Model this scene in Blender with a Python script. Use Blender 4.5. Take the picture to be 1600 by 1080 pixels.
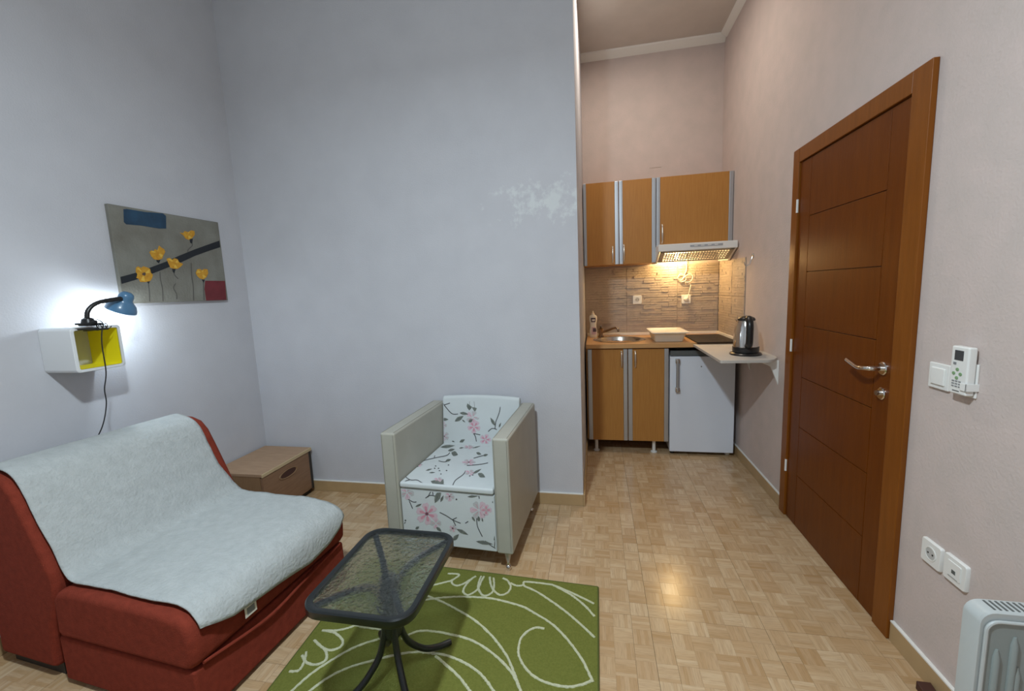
import bpy, bmesh, math, random
from mathutils import Vector, Matrix, noise
for o in list(bpy.data.objects): bpy.data.objects.remove(o)
random.seed(7)
scn = bpy.context.scene
col = scn.collection
# ------------------------------------------------------------------ camera
F_PX, YAW, PITCH, ROLL, CH = 655.22, .2000, .1304, -.0425, 1.3928
fw = Vector((-math.sin(YAW)*math.cos(PITCH), math.cos(YAW)*math.cos(PITCH), -math.sin(PITCH)))
r0 = Vector((math.cos(YAW), math.sin(YAW), 0)); u0 = r0.cross(fw)
RT = math.cos(ROLL)*r0 + math.sin(ROLL)*u0
UP = -math.sin(ROLL)*r0 + math.cos(ROLL)*u0
CP = Vector((0, 0, CH))
cam = bpy.data.cameras.new('camera'); cam.sensor_width = 36; cam.lens = F_PX*36/1600; cam.clip_start = .02
co = bpy.data.objects.new('camera', cam); col.objects.link(co)
M4 = Matrix((RT, UP, -fw)).transposed().to_4x4(); M4.translation = CP; co.matrix_world = M4
scn.camera = co
# ------------------------------------------------------------------ world, lights, exposure
w = bpy.data.worlds.new('world'); scn.world = w; w.use_nodes = True
w.node_tree.nodes['Background'].inputs[0].default_value = (.6, .65, .7, 1)
w.node_tree.nodes['Background'].inputs[1].default_value = .05
def area(name, loc, size, power, color, rot=(0, 0, 0), shape='DISK'):
    l = bpy.data.lights.new(name, 'AREA'); l.shape = shape; l.size = size; l.energy = power; l.color = color
    o = bpy.data.objects.new(name, l); o.location = loc; o.rotation_euler = rot; col.objects.link(o); return o
LAMP = Vector((-.45, .35, 2.82)); KLAMP = Vector((.22, 3.16, 3.38))
COOL = (.80, .93, 1.0)
area('ceiling_lamp_light', LAMP-Vector((0, 0, .06)), .16, 52, COOL)
pl = bpy.data.lights.new('ceiling_lamp_bulb', 'POINT'); pl.energy = 40; pl.color = COOL; pl.shadow_soft_size = .05
po = bpy.data.objects.new('ceiling_lamp_bulb', pl); po.location = LAMP; col.objects.link(po)
area('hall_lamp_light', KLAMP, .20, 11.5, (1, .88, .74))
vs = scn.view_settings
vs.view_transform = 'Standard'; vs.look = 'None'; vs.exposure = 0; vs.gamma = 1; vs.use_curve_mapping = False
# ------------------------------------------------------------------ pixel helpers (photo 1600x1080)
def ray(u, v): return fw + RT*((u-800)/F_PX) - UP*((v-540)/F_PX)
def at(u, v, **k):
    d = ray(u, v); (a, c), = k.items(); i = 'xyz'.index(a)
    return CP + d*((c-CP[i])/d[i])
def onplane(u, v, p, n):
    d = ray(u, v); return CP + d*((p-CP).dot(n)/d.dot(n))
# ------------------------------------------------------------------ materials
def mat(name, c, rough=.6, metal=0, spec=.5, var=0, scale=8, bump=0, bscale=60, stretch=(1, 1, 1), c2=None, coat=0, coord='Object', emis=None, estr=0, detail=4):
    m = bpy.data.materials.new(name); m.use_nodes = True; nt = m.node_tree; b = nt.nodes['Principled BSDF']
    b.inputs['Base Color'].default_value = (*c, 1); b.inputs['Roughness'].default_value = rough
    b.inputs['Metallic'].default_value = metal; b.inputs['Specular IOR Level'].default_value = spec
    if coat: b.inputs['Coat Weight'].default_value = coat; b.inputs['Coat Roughness'].default_value = .15
    if emis: b.inputs['Emission Color'].default_value = (*emis, 1); b.inputs['Emission Strength'].default_value = estr
    tc = nt.nodes.new('ShaderNodeTexCoord'); mp = nt.nodes.new('ShaderNodeMapping'); mp.inputs['Scale'].default_value = stretch
    nt.links.new(tc.outputs[coord], mp.inputs[0])
    if var or c2:
        n = nt.nodes.new('ShaderNodeTexNoise'); n.inputs['Scale'].default_value = scale; n.inputs['Detail'].default_value = detail
        nt.links.new(mp.outputs[0], n.inputs['Vector'])
        rp = nt.nodes.new('ShaderNodeValToRGB'); e = rp.color_ramp.elements
        e[0].position = .3; e[1].position = .7
        lo = c2 if c2 else tuple(x*(1-var) for x in c); hi = c if c2 else tuple(min(1, x*(1+var)) for x in c)
        e[0].color = (*lo, 1); e[1].color = (*hi, 1)
        nt.links.new(n.outputs['Fac'], rp.inputs[0]); nt.links.new(rp.outputs[0], b.inputs['Base Color'])
    if bump:
        n2 = nt.nodes.new('ShaderNodeTexNoise'); n2.inputs['Scale'].default_value = bscale; n2.inputs['Detail'].default_value = 3
        nt.links.new(mp.outputs[0], n2.inputs['Vector'])
        bp = nt.nodes.new('ShaderNodeBump'); bp.inputs['Strength'].default_value = bump; bp.inputs['Distance'].default_value = .01
        nt.links.new(n2.outputs['Fac'], bp.inputs['Height']); nt.links.new(bp.outputs[0], b.inputs['Normal'])
    return m
def wood(name, a, b_, rough=.4, scale=6, stretch=(14, 14, 1), bump=.05, spec=.3):
    return mat(name, a, rough, spec=spec, c2=b_, scale=scale, stretch=stretch, bump=bump, bscale=40, detail=6)
Mt = {}
Mt['wall_cool'] = mat('wall_cool', (.555, .56, .597), .9, c2=(.525, .53, .567), scale=5, bump=.12, bscale=130, spec=.2)
Mt['wall_pink'] = mat('wall_pink', (.605, .51, .48), .9, c2=(.555, .48, .45), scale=9, bump=.16, bscale=110, spec=.2)
Mt['ceiling'] = mat('ceiling_paint', (.62, .58, .54), .95, var=.03, spec=.2)
Mt['white_trim_and_lit_edge'] = mat('white_trim_and_lit_edge', (.80, .79, .75), .6)
Mt['base_tile'] = mat('base_tile', (.48, .33, .17), .35, c2=(.42, .29, .15), scale=10)
Mt['sub'] = mat('floor_joint', (.16, .10, .05), .8)
Mt['door'] = wood('door_wood', (.148, .037, .002), (.118, .028, .0015), .34, 5, (9, 9, .9), spec=.18)
Mt['door_frame'] = wood('door_frame_wood', (.23, .072, .009), (.19, .058, .007), .34, 5, (9, 9, .9), spec=.2)
Mt['door_dark'] = mat('door_groove', (.07, .022, .006), .5)
Mt['beech'] = wood('cabinet_wood', (.47, .225, .058), (.41, .185, .046), .38, 5, (22, 22, 1.2))
Mt['worktop'] = wood('worktop_wood', (.62, .36, .16), (.54, .30, .125), .35, 5, (1.2, 16, 16))
Mt['alu'] = mat('brushed_aluminium', (.50, .53, .57), .38, .85, var=.05, scale=30, stretch=(1, 1, .1))
Mt['chrome'] = mat('chrome', (.75, .74, .72), .12, 1)
Mt['steel'] = mat('stainless_steel', (.55, .52, .48), .25, 1, var=.05, scale=20)
Mt['dark'] = mat('dark_gap', (.03, .025, .02), .7)
Mt['white'] = mat('white_plastic', (.80, .80, .78), .35)
Mt['ivory'] = mat('ivory_plastic', (.82, .77, .68), .45)
Mt['grille'] = mat('grille_plastic', (.40, .37, .31), .5)
Mt['handle'] = mat('satin_nickel', (.78, .72, .64), .28, 1)
Mt['fridge'] = mat('fridge_enamel', (.74, .80, .90), .3, var=.02, scale=3)
Mt['greydark'] = mat('grey_panel', (.10, .11, .11), .5)
Mt['black'] = mat('black_plastic', (.012, .012, .013), .3)
Mt['blackmetal'] = mat('black_painted_metal', (.010, .013, .014), .28, var=.1, scale=40)
Mt['flap'] = mat('grey_laminate', (.55, .52, .48), .5, var=.03)
Mt['tile'] = mat('stone_tile', (.50, .41, .33), .55, c2=(.42, .345, .275), scale=14, bump=.25, bscale=70)
Mt['grout'] = mat('grout', (.32, .26, .20), .9)
Mt['leather'] = mat('beige_leather', (.40, .39, .335), .5, var=.04, scale=9, bump=.08, bscale=220)
Mt['stitch'] = mat('stitching', (.27, .26, .22), .7)
Mt['fabric'] = mat('white_fabric', (.58, .62, .63), .85, var=.02, bump=.06, bscale=300)
Mt['red'] = mat('red_fabric', (.215, .037, .021), .95, var=.12, scale=40, bump=.25, bscale=260, spec=.15)
Mt['throw'] = mat('white_throw', (.44, .465, .463), .95, var=.06, scale=30, bump=.45, bscale=85, spec=.15, stretch=(1, 1, 1))
Mt['rug'] = mat('green_rug', (.185, .20, .048), 1, c2=(.15, .165, .036), scale=130, bump=.5, bscale=400, spec=.05)
Mt['rugline'] = mat('cream_pile', (.56, .57, .40), 1, var=.12, scale=200, bump=.5, bscale=400, spec=.05)
Mt['rugedge'] = mat('rug_binding', (.085, .10, .018), 1)
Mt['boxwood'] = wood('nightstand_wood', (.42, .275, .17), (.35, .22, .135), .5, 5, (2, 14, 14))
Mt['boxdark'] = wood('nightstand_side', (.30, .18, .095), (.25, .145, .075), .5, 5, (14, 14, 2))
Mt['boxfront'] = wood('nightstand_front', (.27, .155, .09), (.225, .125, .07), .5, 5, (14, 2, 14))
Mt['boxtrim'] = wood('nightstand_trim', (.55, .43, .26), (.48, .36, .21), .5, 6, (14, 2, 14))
Mt['yellow'] = mat('yellow_lining', (.95, .84, .015), .4)
Mt['shelfwhite'] = mat('white_shelf', (.74, .76, .78), .45)
Mt['blue'] = mat('blue_enamel', (.075, .19, .33), .3, coat=.3)
Mt['canvas'] = mat('painted_canvas', (.235, .235, .205), .9, c2=(.165, .155, .13), scale=7, bump=.25, bscale=90, detail=8)
Mt['cblue'] = mat('paint_blue', (.018, .065, .125), .6, c2=(.010, .035, .07), scale=18)
Mt['cblack'] = mat('paint_black', (.012, .015, .02), .8)
Mt['cred'] = mat('paint_red', (.155, .022, .028), .8, var=.15, scale=15)
Mt['cyel'] = mat('paint_yellow', (.62, .34, .03), .8, c2=(.50, .22, .015), scale=60)
Mt['cyel2'] = mat('paint_yellow_light', (.70, .45, .07), .8)
Mt['cbrown'] = mat('paint_brown', (.09, .06, .045), .8)
Mt['cstem'] = mat('paint_stem', (.10, .095, .085), .8)
Mt['petal'] = mat('print_petal', (.60, .46, .52), .85)
Mt['pink'] = mat('print_pink', (.58, .27, .34), .85)
Mt['pale'] = mat('print_pale', (.47, .47, .48), .85)
Mt['plum'] = mat('print_plum', (.17, .06, .09), .85)
Mt['pleaf'] = mat('print_leaf', (.115, .13, .115), .85, c2=(.20, .22, .195), scale=60)
Mt['pstem'] = mat('print_stem', (.075, .075, .08), .85)
Mt['heater'] = mat('heater_enamel', (.47, .50, .50), .4)
Mt['heatergrey'] = mat('heater_grey_enamel', (.27, .31, .305), .3)
Mt['hob'] = mat('black_glass', (.014, .010, .008), .4, spec=.25)
Mt['lcd'] = mat('lcd', (.06, .065, .07), .2)
Mt['btn'] = mat('green_button', (.22, .36, .19), .5)
Mt['btng'] = mat('grey_button', (.22, .23, .24), .5)
Mt['recess'] = mat('socket_recess', (.5, .5, .49), .5)
Mt['brass'] = mat('tap_metal', (.30, .22, .16), .25, 1)
Mt['label'] = mat('bottle_label', (.07, .05, .09), .5)
Mt['bulb_cool'] = mat('cool_bulb', (1, 1, 1), .5, emis=(.86, .95, 1), estr=14)
Mt['bulb_warm'] = mat('warm_bulb', (1, .9, .7), .5, emis=(1, .72, .35), estr=30)
Mt['bulb_hall'] = mat('hall_diffuser', (1, 1, 1), .5, emis=(1, .88, .74), estr=5)
Mt['bulb_desk'] = mat('desk_bulb', (1, 1, 1), .5, emis=(.86, .96, 1), estr=40)
Mt['brownwood'] = mat('dark_wedge', (.06, .02, .012), .6)
def glass_mat():
    m = bpy.data.materials.new('rippled_glass'); m.use_nodes = True; nt = m.node_tree; nt.nodes.remove(nt.nodes['Principled BSDF'])
    out = nt.nodes['Material Output']
    tc = nt.nodes.new('ShaderNodeTexCoord'); n = nt.nodes.new('ShaderNodeTexNoise'); n.inputs['Scale'].default_value = 62; n.inputs['Detail'].default_value = 1.2
    nt.links.new(tc.outputs['Object'], n.inputs['Vector'])
    bp = nt.nodes.new('ShaderNodeBump'); bp.inputs['Strength'].default_value = 1; bp.inputs['Distance'].default_value = .006
    nt.links.new(n.outputs['Fac'], bp.inputs['Height'])
    tr = nt.nodes.new('ShaderNodeBsdfTransparent'); tr.inputs[0].default_value = (.88, .91, .90, 1)
    rf = nt.nodes.new('ShaderNodeBsdfRefraction'); rf.inputs['Color'].default_value = (.88, .91, .90, 1); rf.inputs['IOR'].default_value = 1.16; rf.inputs['Roughness'].default_value = .02
    gl = nt.nodes.new('ShaderNodeBsdfGlossy'); gl.inputs['Color'].default_value = (.9, .95, .95, 1); gl.inputs['Roughness'].default_value = .14
    nt.links.new(bp.outputs[0], rf.inputs['Normal']); nt.links.new(bp.outputs[0], gl.inputs['Normal'])
    m1 = nt.nodes.new('ShaderNodeMixShader'); m1.inputs[0].default_value = .64
    nt.links.new(tr.outputs[0], m1.inputs[1]); nt.links.new(rf.outputs[0], m1.inputs[2])
    m2 = nt.nodes.new('ShaderNodeMixShader'); m2.inputs[0].default_value = .09
    nt.links.new(m1.outputs[0], m2.inputs[1]); nt.links.new(gl.outputs[0], m2.inputs[2]); nt.links.new(m2.outputs[0], out.inputs[0])
    return m
Mt['glass'] = glass_mat()
def parquet_mat():
    m = bpy.data.materials.new('parquet'); m.use_nodes = True; nt = m.node_tree; b = nt.nodes['Principled BSDF']; L = nt.links.new
    uv = nt.nodes.new('ShaderNodeUVMap'); uv.uv_map = 'UVMap'
    oi = nt.nodes.new('ShaderNodeObjectInfo'); ge = nt.nodes.new('ShaderNodeNewGeometry')
    ad = nt.nodes.new('ShaderNodeMath'); ad.operation = 'ADD'; L(oi.outputs['Random'], ad.inputs[0]); L(ge.outputs['Random Per Island'], ad.inputs[1])
    fr = nt.nodes.new('ShaderNodeMath'); fr.operation = 'FRACT'; L(ad.outputs[0], fr.inputs[0])
    mu = nt.nodes.new('ShaderNodeMath'); mu.operation = 'MULTIPLY'; mu.inputs[1].default_value = 57; L(fr.outputs[0], mu.inputs[0])
    sp = nt.nodes.new('ShaderNodeSeparateXYZ'); L(uv.outputs[0], sp.inputs[0])
    st = nt.nodes.new('ShaderNodeMath'); st.operation = 'MULTIPLY'; st.inputs[1].default_value = 5; L(sp.outputs['Y'], st.inputs[0])
    fl = nt.nodes.new('ShaderNodeMath'); fl.operation = 'FLOOR'; L(st.outputs[0], fl.inputs[0])
    wn = nt.nodes.new('ShaderNodeTexWhiteNoise'); wn.noise_dimensions = '2D'
    cb = nt.nodes.new('ShaderNodeCombineXYZ'); L(fl.outputs[0], cb.inputs[0]); L(mu.outputs[0], cb.inputs[1]); L(cb.outputs[0], wn.inputs['Vector'])
    cg = nt.nodes.new('ShaderNodeCombineXYZ')
    gx = nt.nodes.new('ShaderNodeMath'); gx.operation = 'MULTIPLY'; gx.inputs[1].default_value = 1.5; L(sp.outputs['X'], gx.inputs[0])
    gy = nt.nodes.new('ShaderNodeMath'); gy.operation = 'MULTIPLY'; gy.inputs[1].default_value = 18; L(sp.outputs['Y'], gy.inputs[0])
    L(gx.outputs[0], cg.inputs[0]); L(gy.outputs[0], cg.inputs[1]); L(mu.outputs[0], cg.inputs[2])
    gn = nt.nodes.new('ShaderNodeTexNoise'); gn.inputs['Scale'].default_value = 1; gn.inputs['Detail'].default_value = 4; L(cg.outputs[0], gn.inputs['Vector'])
    def mix(f, a, c_):
        x = nt.nodes.new('ShaderNodeMix'); x.data_type = 'RGBA'
        L(f, x.inputs[0])
        for k, s in ((6, a), (7, c_)):
            if isinstance(s, tuple): x.inputs[k].default_value = (*s, 1)
            else: L(s, x.inputs[k])
        return x.outputs[2]
    c1 = mix(fr.outputs[0], (.425, .265, .128), (.61, .455, .285))
    c2 = mix(wn.outputs['Value'], (.435, .265, .124), (.62, .465, .305))
    h = nt.nodes.new('ShaderNodeMath'); h.operation = 'ADD'; h.inputs[0].default_value = .45; h.inputs[1].default_value = 0
    c3 = mix(h.outputs[0], c1, c2)
    rp = nt.nodes.new('ShaderNodeMapRange'); rp.inputs[1].default_value = .45; rp.inputs[2].default_value = .8; rp.inputs[3].default_value = 0; rp.inputs[4].default_value = .6; L(gn.outputs['Fac'], rp.inputs[0])
    c4 = mix(rp.outputs[0], c3, (.30, .19, .095))
    L(c4, b.inputs['Base Color']); b.inputs['Roughness'].default_value = .20; b.inputs['Specular IOR Level'].default_value = .4
    bp = nt.nodes.new('ShaderNodeBump'); bp.inputs['Strength'].default_value = .04; bp.inputs['Distance'].default_value = .002
    L(gn.outputs['Fac'], bp.inputs['Height']); L(bp.outputs[0], b.inputs['Normal'])
    return m
Mt['parquet'] = parquet_mat()
def plaster_wall():     # the cool wall with trowelled whiter filler marks near its free end
    m = Mt['wall_cool'].copy(); m.name = 'wall_with_filler'; nt = m.node_tree; L = nt.links.new; b = nt.nodes['Principled BSDF']
    tc = nt.nodes.new('ShaderNodeTexCoord'); mp = nt.nodes.new('ShaderNodeMapping'); L(tc.outputs['Object'], mp.inputs[0])
    mp.inputs['Location'].default_value = (.235, 0, -1.905); 
    sc = nt.nodes.new('ShaderNodeVectorMath'); sc.operation = 'MULTIPLY'; sc.inputs[1].default_value = (2.6, 0, 6.5); L(mp.outputs[0], sc.inputs[0])
    ln = nt.nodes.new('ShaderNodeVectorMath'); ln.operation = 'LENGTH'; L(sc.outputs[0], ln.inputs[0])
    n = nt.nodes.new('ShaderNodeTexNoise'); n.inputs['Scale'].default_value = 13; n.inputs['Detail'].default_value = 5; n.inputs['Roughness'].default_value = .65; L(tc.outputs['Object'], n.inputs['Vector'])
    s1 = nt.nodes.new('ShaderNodeMath'); s1.operation = 'MULTIPLY_ADD'; s1.inputs[1].default_value = -.22; L(ln.outputs['Value'], s1.inputs[0]); L(n.outputs['Fac'], s1.inputs[2])
    mr = nt.nodes.new('ShaderNodeMapRange'); mr.inputs[1].default_value = .36; mr.inputs[2].default_value = .48; mr.inputs[4].default_value = .8; L(s1.outputs[0], mr.inputs[0])
    mx = nt.nodes.new('ShaderNodeMix'); mx.data_type = 'RGBA'; L(mr.outputs[0], mx.inputs[0])
    src = b.inputs['Base Color'].links[0].from_socket; L(src, mx.inputs[6]); mx.inputs[7].default_value = (.66, .69, .70, 1)
    L(mx.outputs[2], b.inputs['Base Color'])
    return m
Mt['wall_filler'] = plaster_wall()
# ------------------------------------------------------------------ mesh building
def loc_matrix(o):
    m = Matrix.Translation(o.location) @ Matrix.Rotation(o.rotation_euler.z, 4, 'Z')
    return (loc_matrix(o.parent) @ m) if o.parent else m
class MB:
    def __init__(s): s.v = []; s.f = []; s.mi = []; s.m = 0
    def add(s, vs, fs):
        k = len(s.v); s.v += [Vector(x) for x in vs]; s.f += [[i+k for i in f] for f in fs]; s.mi += [s.m]*len(fs); return s
    def box(s, a, b):
        x0, y0, z0 = a; x1, y1, z1 = b
        return s.add([(x0,y0,z0),(x1,y0,z0),(x1,y1,z0),(x0,y1,z0),(x0,y0,z1),(x1,y0,z1),(x1,y1,z1),(x0,y1,z1)],
                     [(3,2,1,0),(4,5,6,7),(0,1,5,4),(1,2,6,5),(2,3,7,6),(3,0,4,7)])
    def prism(s, pts, a, b, axis='y'):      # pts: 2D outline in the other two axes
        def P(p, t): return {'x': (t, p[0], p[1]), 'y': (p[0], t, p[1]), 'z': (p[0], p[1], t)}[axis]
        n = len(pts)
        return s.add([P(p, a) for p in pts]+[P(p, b) for p in pts],
                     [list(range(n))[::-1], list(range(n, 2*n))]+[(i, (i+1) % n, n+(i+1) % n, n+i) for i in range(n)])
    def loft(s, rings, cap=True, close=True):
        n = len(rings[0]); vs = [p for r in rings for p in r]; fs = []
        for k in range(len(rings)-1):
            for i in range(n if close else n-1):
                j = (i+1) % n; fs.append((k*n+i, k*n+j, (k+1)*n+j, (k+1)*n+i))
        if cap: fs += [list(range(n))[::-1], [(len(rings)-1)*n+i for i in range(n)]]
        return s.add(vs, fs)
    def lathe(s, prof, c, axis=(0, 0, 1), seg=28, cap=True):   # prof: (r, h)
        ax = Vector(axis).normalized(); e = Vector((1, 0, 0)) if abs(ax.x) < .9 else Vector((0, 1, 0))
        a = ax.cross(e).normalized(); b = ax.cross(a); c = Vector(c)
        return s.loft([[c+ax*h+(a*math.cos(2*math.pi*i/seg)+b*math.sin(2*math.pi*i/seg))*max(r, 1e-5) for i in range(seg)] for r, h in prof], cap)
    def tube(s, pts, r, seg=10, cap=True):
        pts = [Vector(p) for p in pts]; rings = []; prev = None
        for i, p in enumerate(pts):
            t = (pts[min(i+1, len(pts)-1)]-pts[max(i-1, 0)]).normalized()
            if prev is None:
                e = Vector((0, 0, 1)) if abs(t.z) < .9 else Vector((1, 0, 0)); a = t.cross(e).normalized()
            else: a = (prev-t*prev.dot(t)).normalized()
            prev = a; b = t.cross(a); rr = r[i] if isinstance(r, (list, tuple)) else r
            rings.append([p+(a*math.cos(2*math.pi*k/seg)+b*math.sin(2*math.pi*k/seg))*rr for k in range(seg)])
        return s.loft(rings, cap)
    def build(s, name, m, parent=None, smooth=False, bevel=0, seg=2, world=True, uv=None):
        ms = m if isinstance(m, (list, tuple)) else [m]
        me = bpy.data.meshes.new(name); inv = loc_matrix(parent).inverted() if (parent and world) else None
        me.from_pydata([inv @ x if inv else x for x in s.v], [], s.f)
        for k in ms: me.materials.append(Mt[k])
        for p, i in zip(me.polygons, s.mi): p.material_index = i; p.use_smooth = smooth
        bm = bmesh.new(); bm.from_mesh(me); bmesh.ops.recalc_face_normals(bm, faces=bm.faces); bm.to_mesh(me); bm.free()
        o = bpy.data.objects.new(name, me); col.objects.link(o)
        if parent: o.parent = parent
        if bevel:
            md = o.modifiers.new('bevel', 'BEVEL'); md.width = bevel; md.segments = seg; md.limit_method = 'ANGLE'; md.angle_limit = math.radians(40)
            for p in me.polygons: p.use_smooth = True
            wn = o.modifiers.new('wn', 'WEIGHTED_NORMAL'); wn.keep_sharp = False
        elif smooth:
            try: me.set_sharp_from_angle(angle=math.radians(42))
            except Exception: pass
        return o
def thing(name, label, cat, loc=(0, 0, 0), rotz=0, group=None, kind=None):
    o = bpy.data.objects.new(name, None); col.objects.link(o); o.empty_display_size = .1
    o.location = loc; o.rotation_euler = (0, 0, rotz); return tag(o, label, cat, group, kind)
def tag(o, label, cat, group=None, kind=None):
    o['label'] = label; o['category'] = cat
    if group: o['group'] = group
    if kind: o['kind'] = kind
    return o
def bez(pts, n=8):       # Catmull-Rom smoothing of a polyline (any dimension Vector)
    P = [Vector(p) for p in pts]; out = []
    for i in range(len(P)-1):
        a, b, c, d = P[max(i-1, 0)], P[i], P[i+1], P[min(i+2, len(P)-1)]
        for k in range(n):
            t = k/n
            out.append(.5*((2*b)+(c-a)*t+(2*a-5*b+4*c-d)*t*t+(3*b-a-3*c+d)*t**3))
    out.append(P[-1]); return out
def rrect(x0, y0, x1, y1, r, n=5):
    out = []
    for cx, cy, a0 in ((x1-r, y1-r, 0), (x0+r, y1-r, 90), (x0+r, y0+r, 180), (x1-r, y0+r, 270)):
        for k in range(n+1):
            a = math.radians(a0+90*k/n); out.append((cx+r*math.cos(a), cy+r*math.sin(a)))
    return out
# ================================================================== the room
XR, XL, YB, XE, YK, ZC, YF = 1.098, -2.417, 2.578, -.0973, 4.109, 3.4365, -1.7
def struct(mb, name, m, label, cat, **k):
    o = mb.build(name, m, **k); return tag(o, label, cat, kind='structure')
struct(MB().box((XL-.15, YF, 0), (XL, YB, ZC)), 'wall_left', 'wall_cool', 'pale grey-lilac wall behind the red sofa and the painting', 'wall')
struct(MB().box((XL-.15, YB, 0), (XE, YB+.0, ZC)) if 0 else MB().box((XL-.15, YB, 0), (XE, YK, ZC)), 'wall_back', ['wall_filler'], 'pale blue-grey wall behind the armchair with white filler marks', 'wall')
wk = struct(MB().box((XL-.15, YK, 0), (XR+.15, YK+.15, ZC)), 'wall_kitchen', 'wall_pink', 'beige end wall behind the kitchenette cabinets', 'wall')
wr = struct(MB().box((XR, YF, 0), (XR+.15, YK, ZC)), 'wall_right', 'wall_pink', 'pinkish textured wall around the brown door', 'wall')
struct(MB().box((XL-.15, YF-.15, 0), (XR+.15, YF, ZC)), 'wall_rear', 'wall_cool', 'plain pale wall opposite the armchair wall', 'wall')
struct(MB().box((XL-.15, YF-.15, ZC), (XR+.15, YK+.15, ZC+.1)), 'ceiling', 'ceiling', 'plain warm white ceiling above the kitchenette', 'ceiling')
# crown trim in the kitchen niche
struct(MB().prism([(YK, ZC), (YK-.055, ZC), (YK-.05, ZC-.012), (YK-.012, ZC-.045), (YK, ZC-.055)], XE, XR, 'x'), 'trim_1', 'white_trim_and_lit_edge', 'white ceiling moulding over the kitchenette end wall', 'trim')
struct(MB().prism([(XR, ZC), (XR-.045, ZC), (XR-.04, ZC-.01), (XR-.010, ZC-.038), (XR, ZC-.045)], YF, YK-.055, 'y'), 'trim_2', 'white_trim_and_lit_edge', 'white ceiling moulding above the door wall', 'trim')
# baseboards
BH, BT = .077, .012
def baseboard(name, a, b, label):
    o = struct(MB().box((*a, 0), (*b, BH)), name, 'base_tile', label, 'baseboard', bevel=.002)
    if 'niche' not in name: MB().box((a[0], a[1], BH), (b[0], b[1], BH+.005)).build('lit_top_edge', 'white_trim_and_lit_edge', o)  # light on the board's top put in as a white strip; shaded niche has none
baseboard('baseboard_back', (XL+BT, YB-BT), (XE, YB), 'tan baseboard behind the beige armchair')
baseboard('baseboard_left', (XL, YF), (XL+BT, YB), 'tan baseboard behind the red sofa')
baseboard('baseboard_niche', (XE, YB-BT), (XE+BT, YK), 'short tan baseboard inside the kitchen niche')
baseboard('baseboard_right_1', (XR-BT, 2.676), (XR, YK), 'tan baseboard between the door and the fridge')
baseboard('baseboard_right_2', (XR-BT, YF), (XR, 1.696), 'tan baseboard below the low wall sockets')
baseboard('baseboard_rear', (XL+BT, YF), (XR-BT, YF+BT), 'tan baseboard along the plain rear wall')
# ---- parquet floor
fl = struct(MB().box((XL-.15, YF-.15, -.12), (XR+.15, YK+.15, -.010)), 'floor', 'sub', 'light mosaic parquet floor of small striped blocks', 'floor')
BS = .0745; GX, GY = .200, 1.680
def block_geo(sx, sy, rot):
    h = .00012
    vs = [(-sx+h, -sy+h, -.010), (sx-h, -sy+h, -.010), (sx-h, sy-h, -.010), (-sx+h, sy-h, -.010), (-sx+h, -sy+h, 0), (sx-h, -sy+h, 0), (sx-h, sy-h, 0), (-sx+h, sy-h, 0)]
    return vs, [(4, 5, 6, 7), (0, 1, 5, 4), (1, 2, 6, 5), (2, 3, 7, 6), (3, 0, 4, 7)]
def block_uv(me):
    uv = me.uv_layers.new(name='UVMap')
    return uv
blocks = []
ix0, ix1 = int((XL-GX)/BS)-1, int((XR-GX)/BS)+1; iy0, iy1 = int((YF-GY)/BS)-1, int((YK-GY)/BS)+1
def toimg(P):
    d = P-CP; z = d.dot(fw)
    if z < .05: return None
    return 800+F_PX*d.dot(RT)/z, 540-F_PX*d.dot(UP)/z, z
for i in range(ix0, ix1+1):
    for j in range(iy0, iy1+1):
        x, y = GX+(i+.5)*BS, GY+(j+.5)*BS
        if not (XL < x < XR and YF < y < YK): continue
        q = toimg(Vector((x, y, 0))); a = -1
        hid = (x < -.011 and x > -1.2 and y < 1.83) or (x < -1.2 and y < 1.75) or (y > YB-.03 and x < XE) or (y > 3.5) or (-1.09 < x < -.42 and y > 1.93) or (x < -2.0 and y > 2.1)
        if q and -10 < q[0] < 1610 and 0 < q[1] < 1095 and not hid: a = 1/q[2]**3
        blocks.append((a, i, j, x, y))
blocks.sort(key=lambda t: -t[0])
me_blk = bpy.data.meshes.new('parquet_block'); vsb, fsb = block_geo(BS/2, BS/2, 0); me_blk.from_pydata(vsb, [], fsb)
uvl = me_blk.uv_layers.new(name='UVMap')
for lp in me_blk.loops:
    c_ = me_blk.vertices[lp.vertex_index].co; uvl.data[lp.index].uv = (c_.x/BS+.5, c_.y/BS+.5)
me_blk.materials.append(Mt['parquet'])
SEAM = .0009
allv, allf, alluv = [], [], []
for n_, (a, i, j, x, y) in enumerate(blocks):
    par = (i+j) % 2; dz = -random.random()*.0004
    if n_ < 300 and a > 0:
        o = bpy.data.objects.new('parquet_block', me_blk); col.objects.link(o); o.parent = fl
        o.location = (x, y, dz); o.rotation_euler = (0, 0, par*math.pi/2)
        sx = 1-(.014 if i % 6 in (0, 5) else 0); sy = 1-(.014 if j % 6 in (0, 5) else 0)
        o.scale = (sx, sy, 1) if not par else (sy, sx, 1)
    else:
        k = len(allv)
        sx = BS/2*(1-(.016 if i % 6 in (0, 5) else 0)); sy = BS/2*(1-(.014 if j % 6 in (0, 5) else 0))
        v, f = block_geo(sx, sy, 0)
        v = [(min(max(p[0]+x, XL), XR), min(max(p[1]+y, YF), YK), p[2]+dz) for p in v]
        allv += v
        for ff in f:
            allf.append([t+k for t in ff])
            for t in ff:
                p = v[t]; a_, b_ = (p[0]-x)/BS+.5, (p[1]-y)/BS+.5
                alluv.append((a_, b_) if not par else (b_, 1-a_))
me = bpy.data.meshes.new('parquet_blocks'); me.from_pydata(allv, [], allf); ul = me.uv_layers.new(name='UVMap')
for k, t in enumerate(alluv): ul.data[k].uv = t
me.materials.append(Mt['parquet'])
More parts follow.
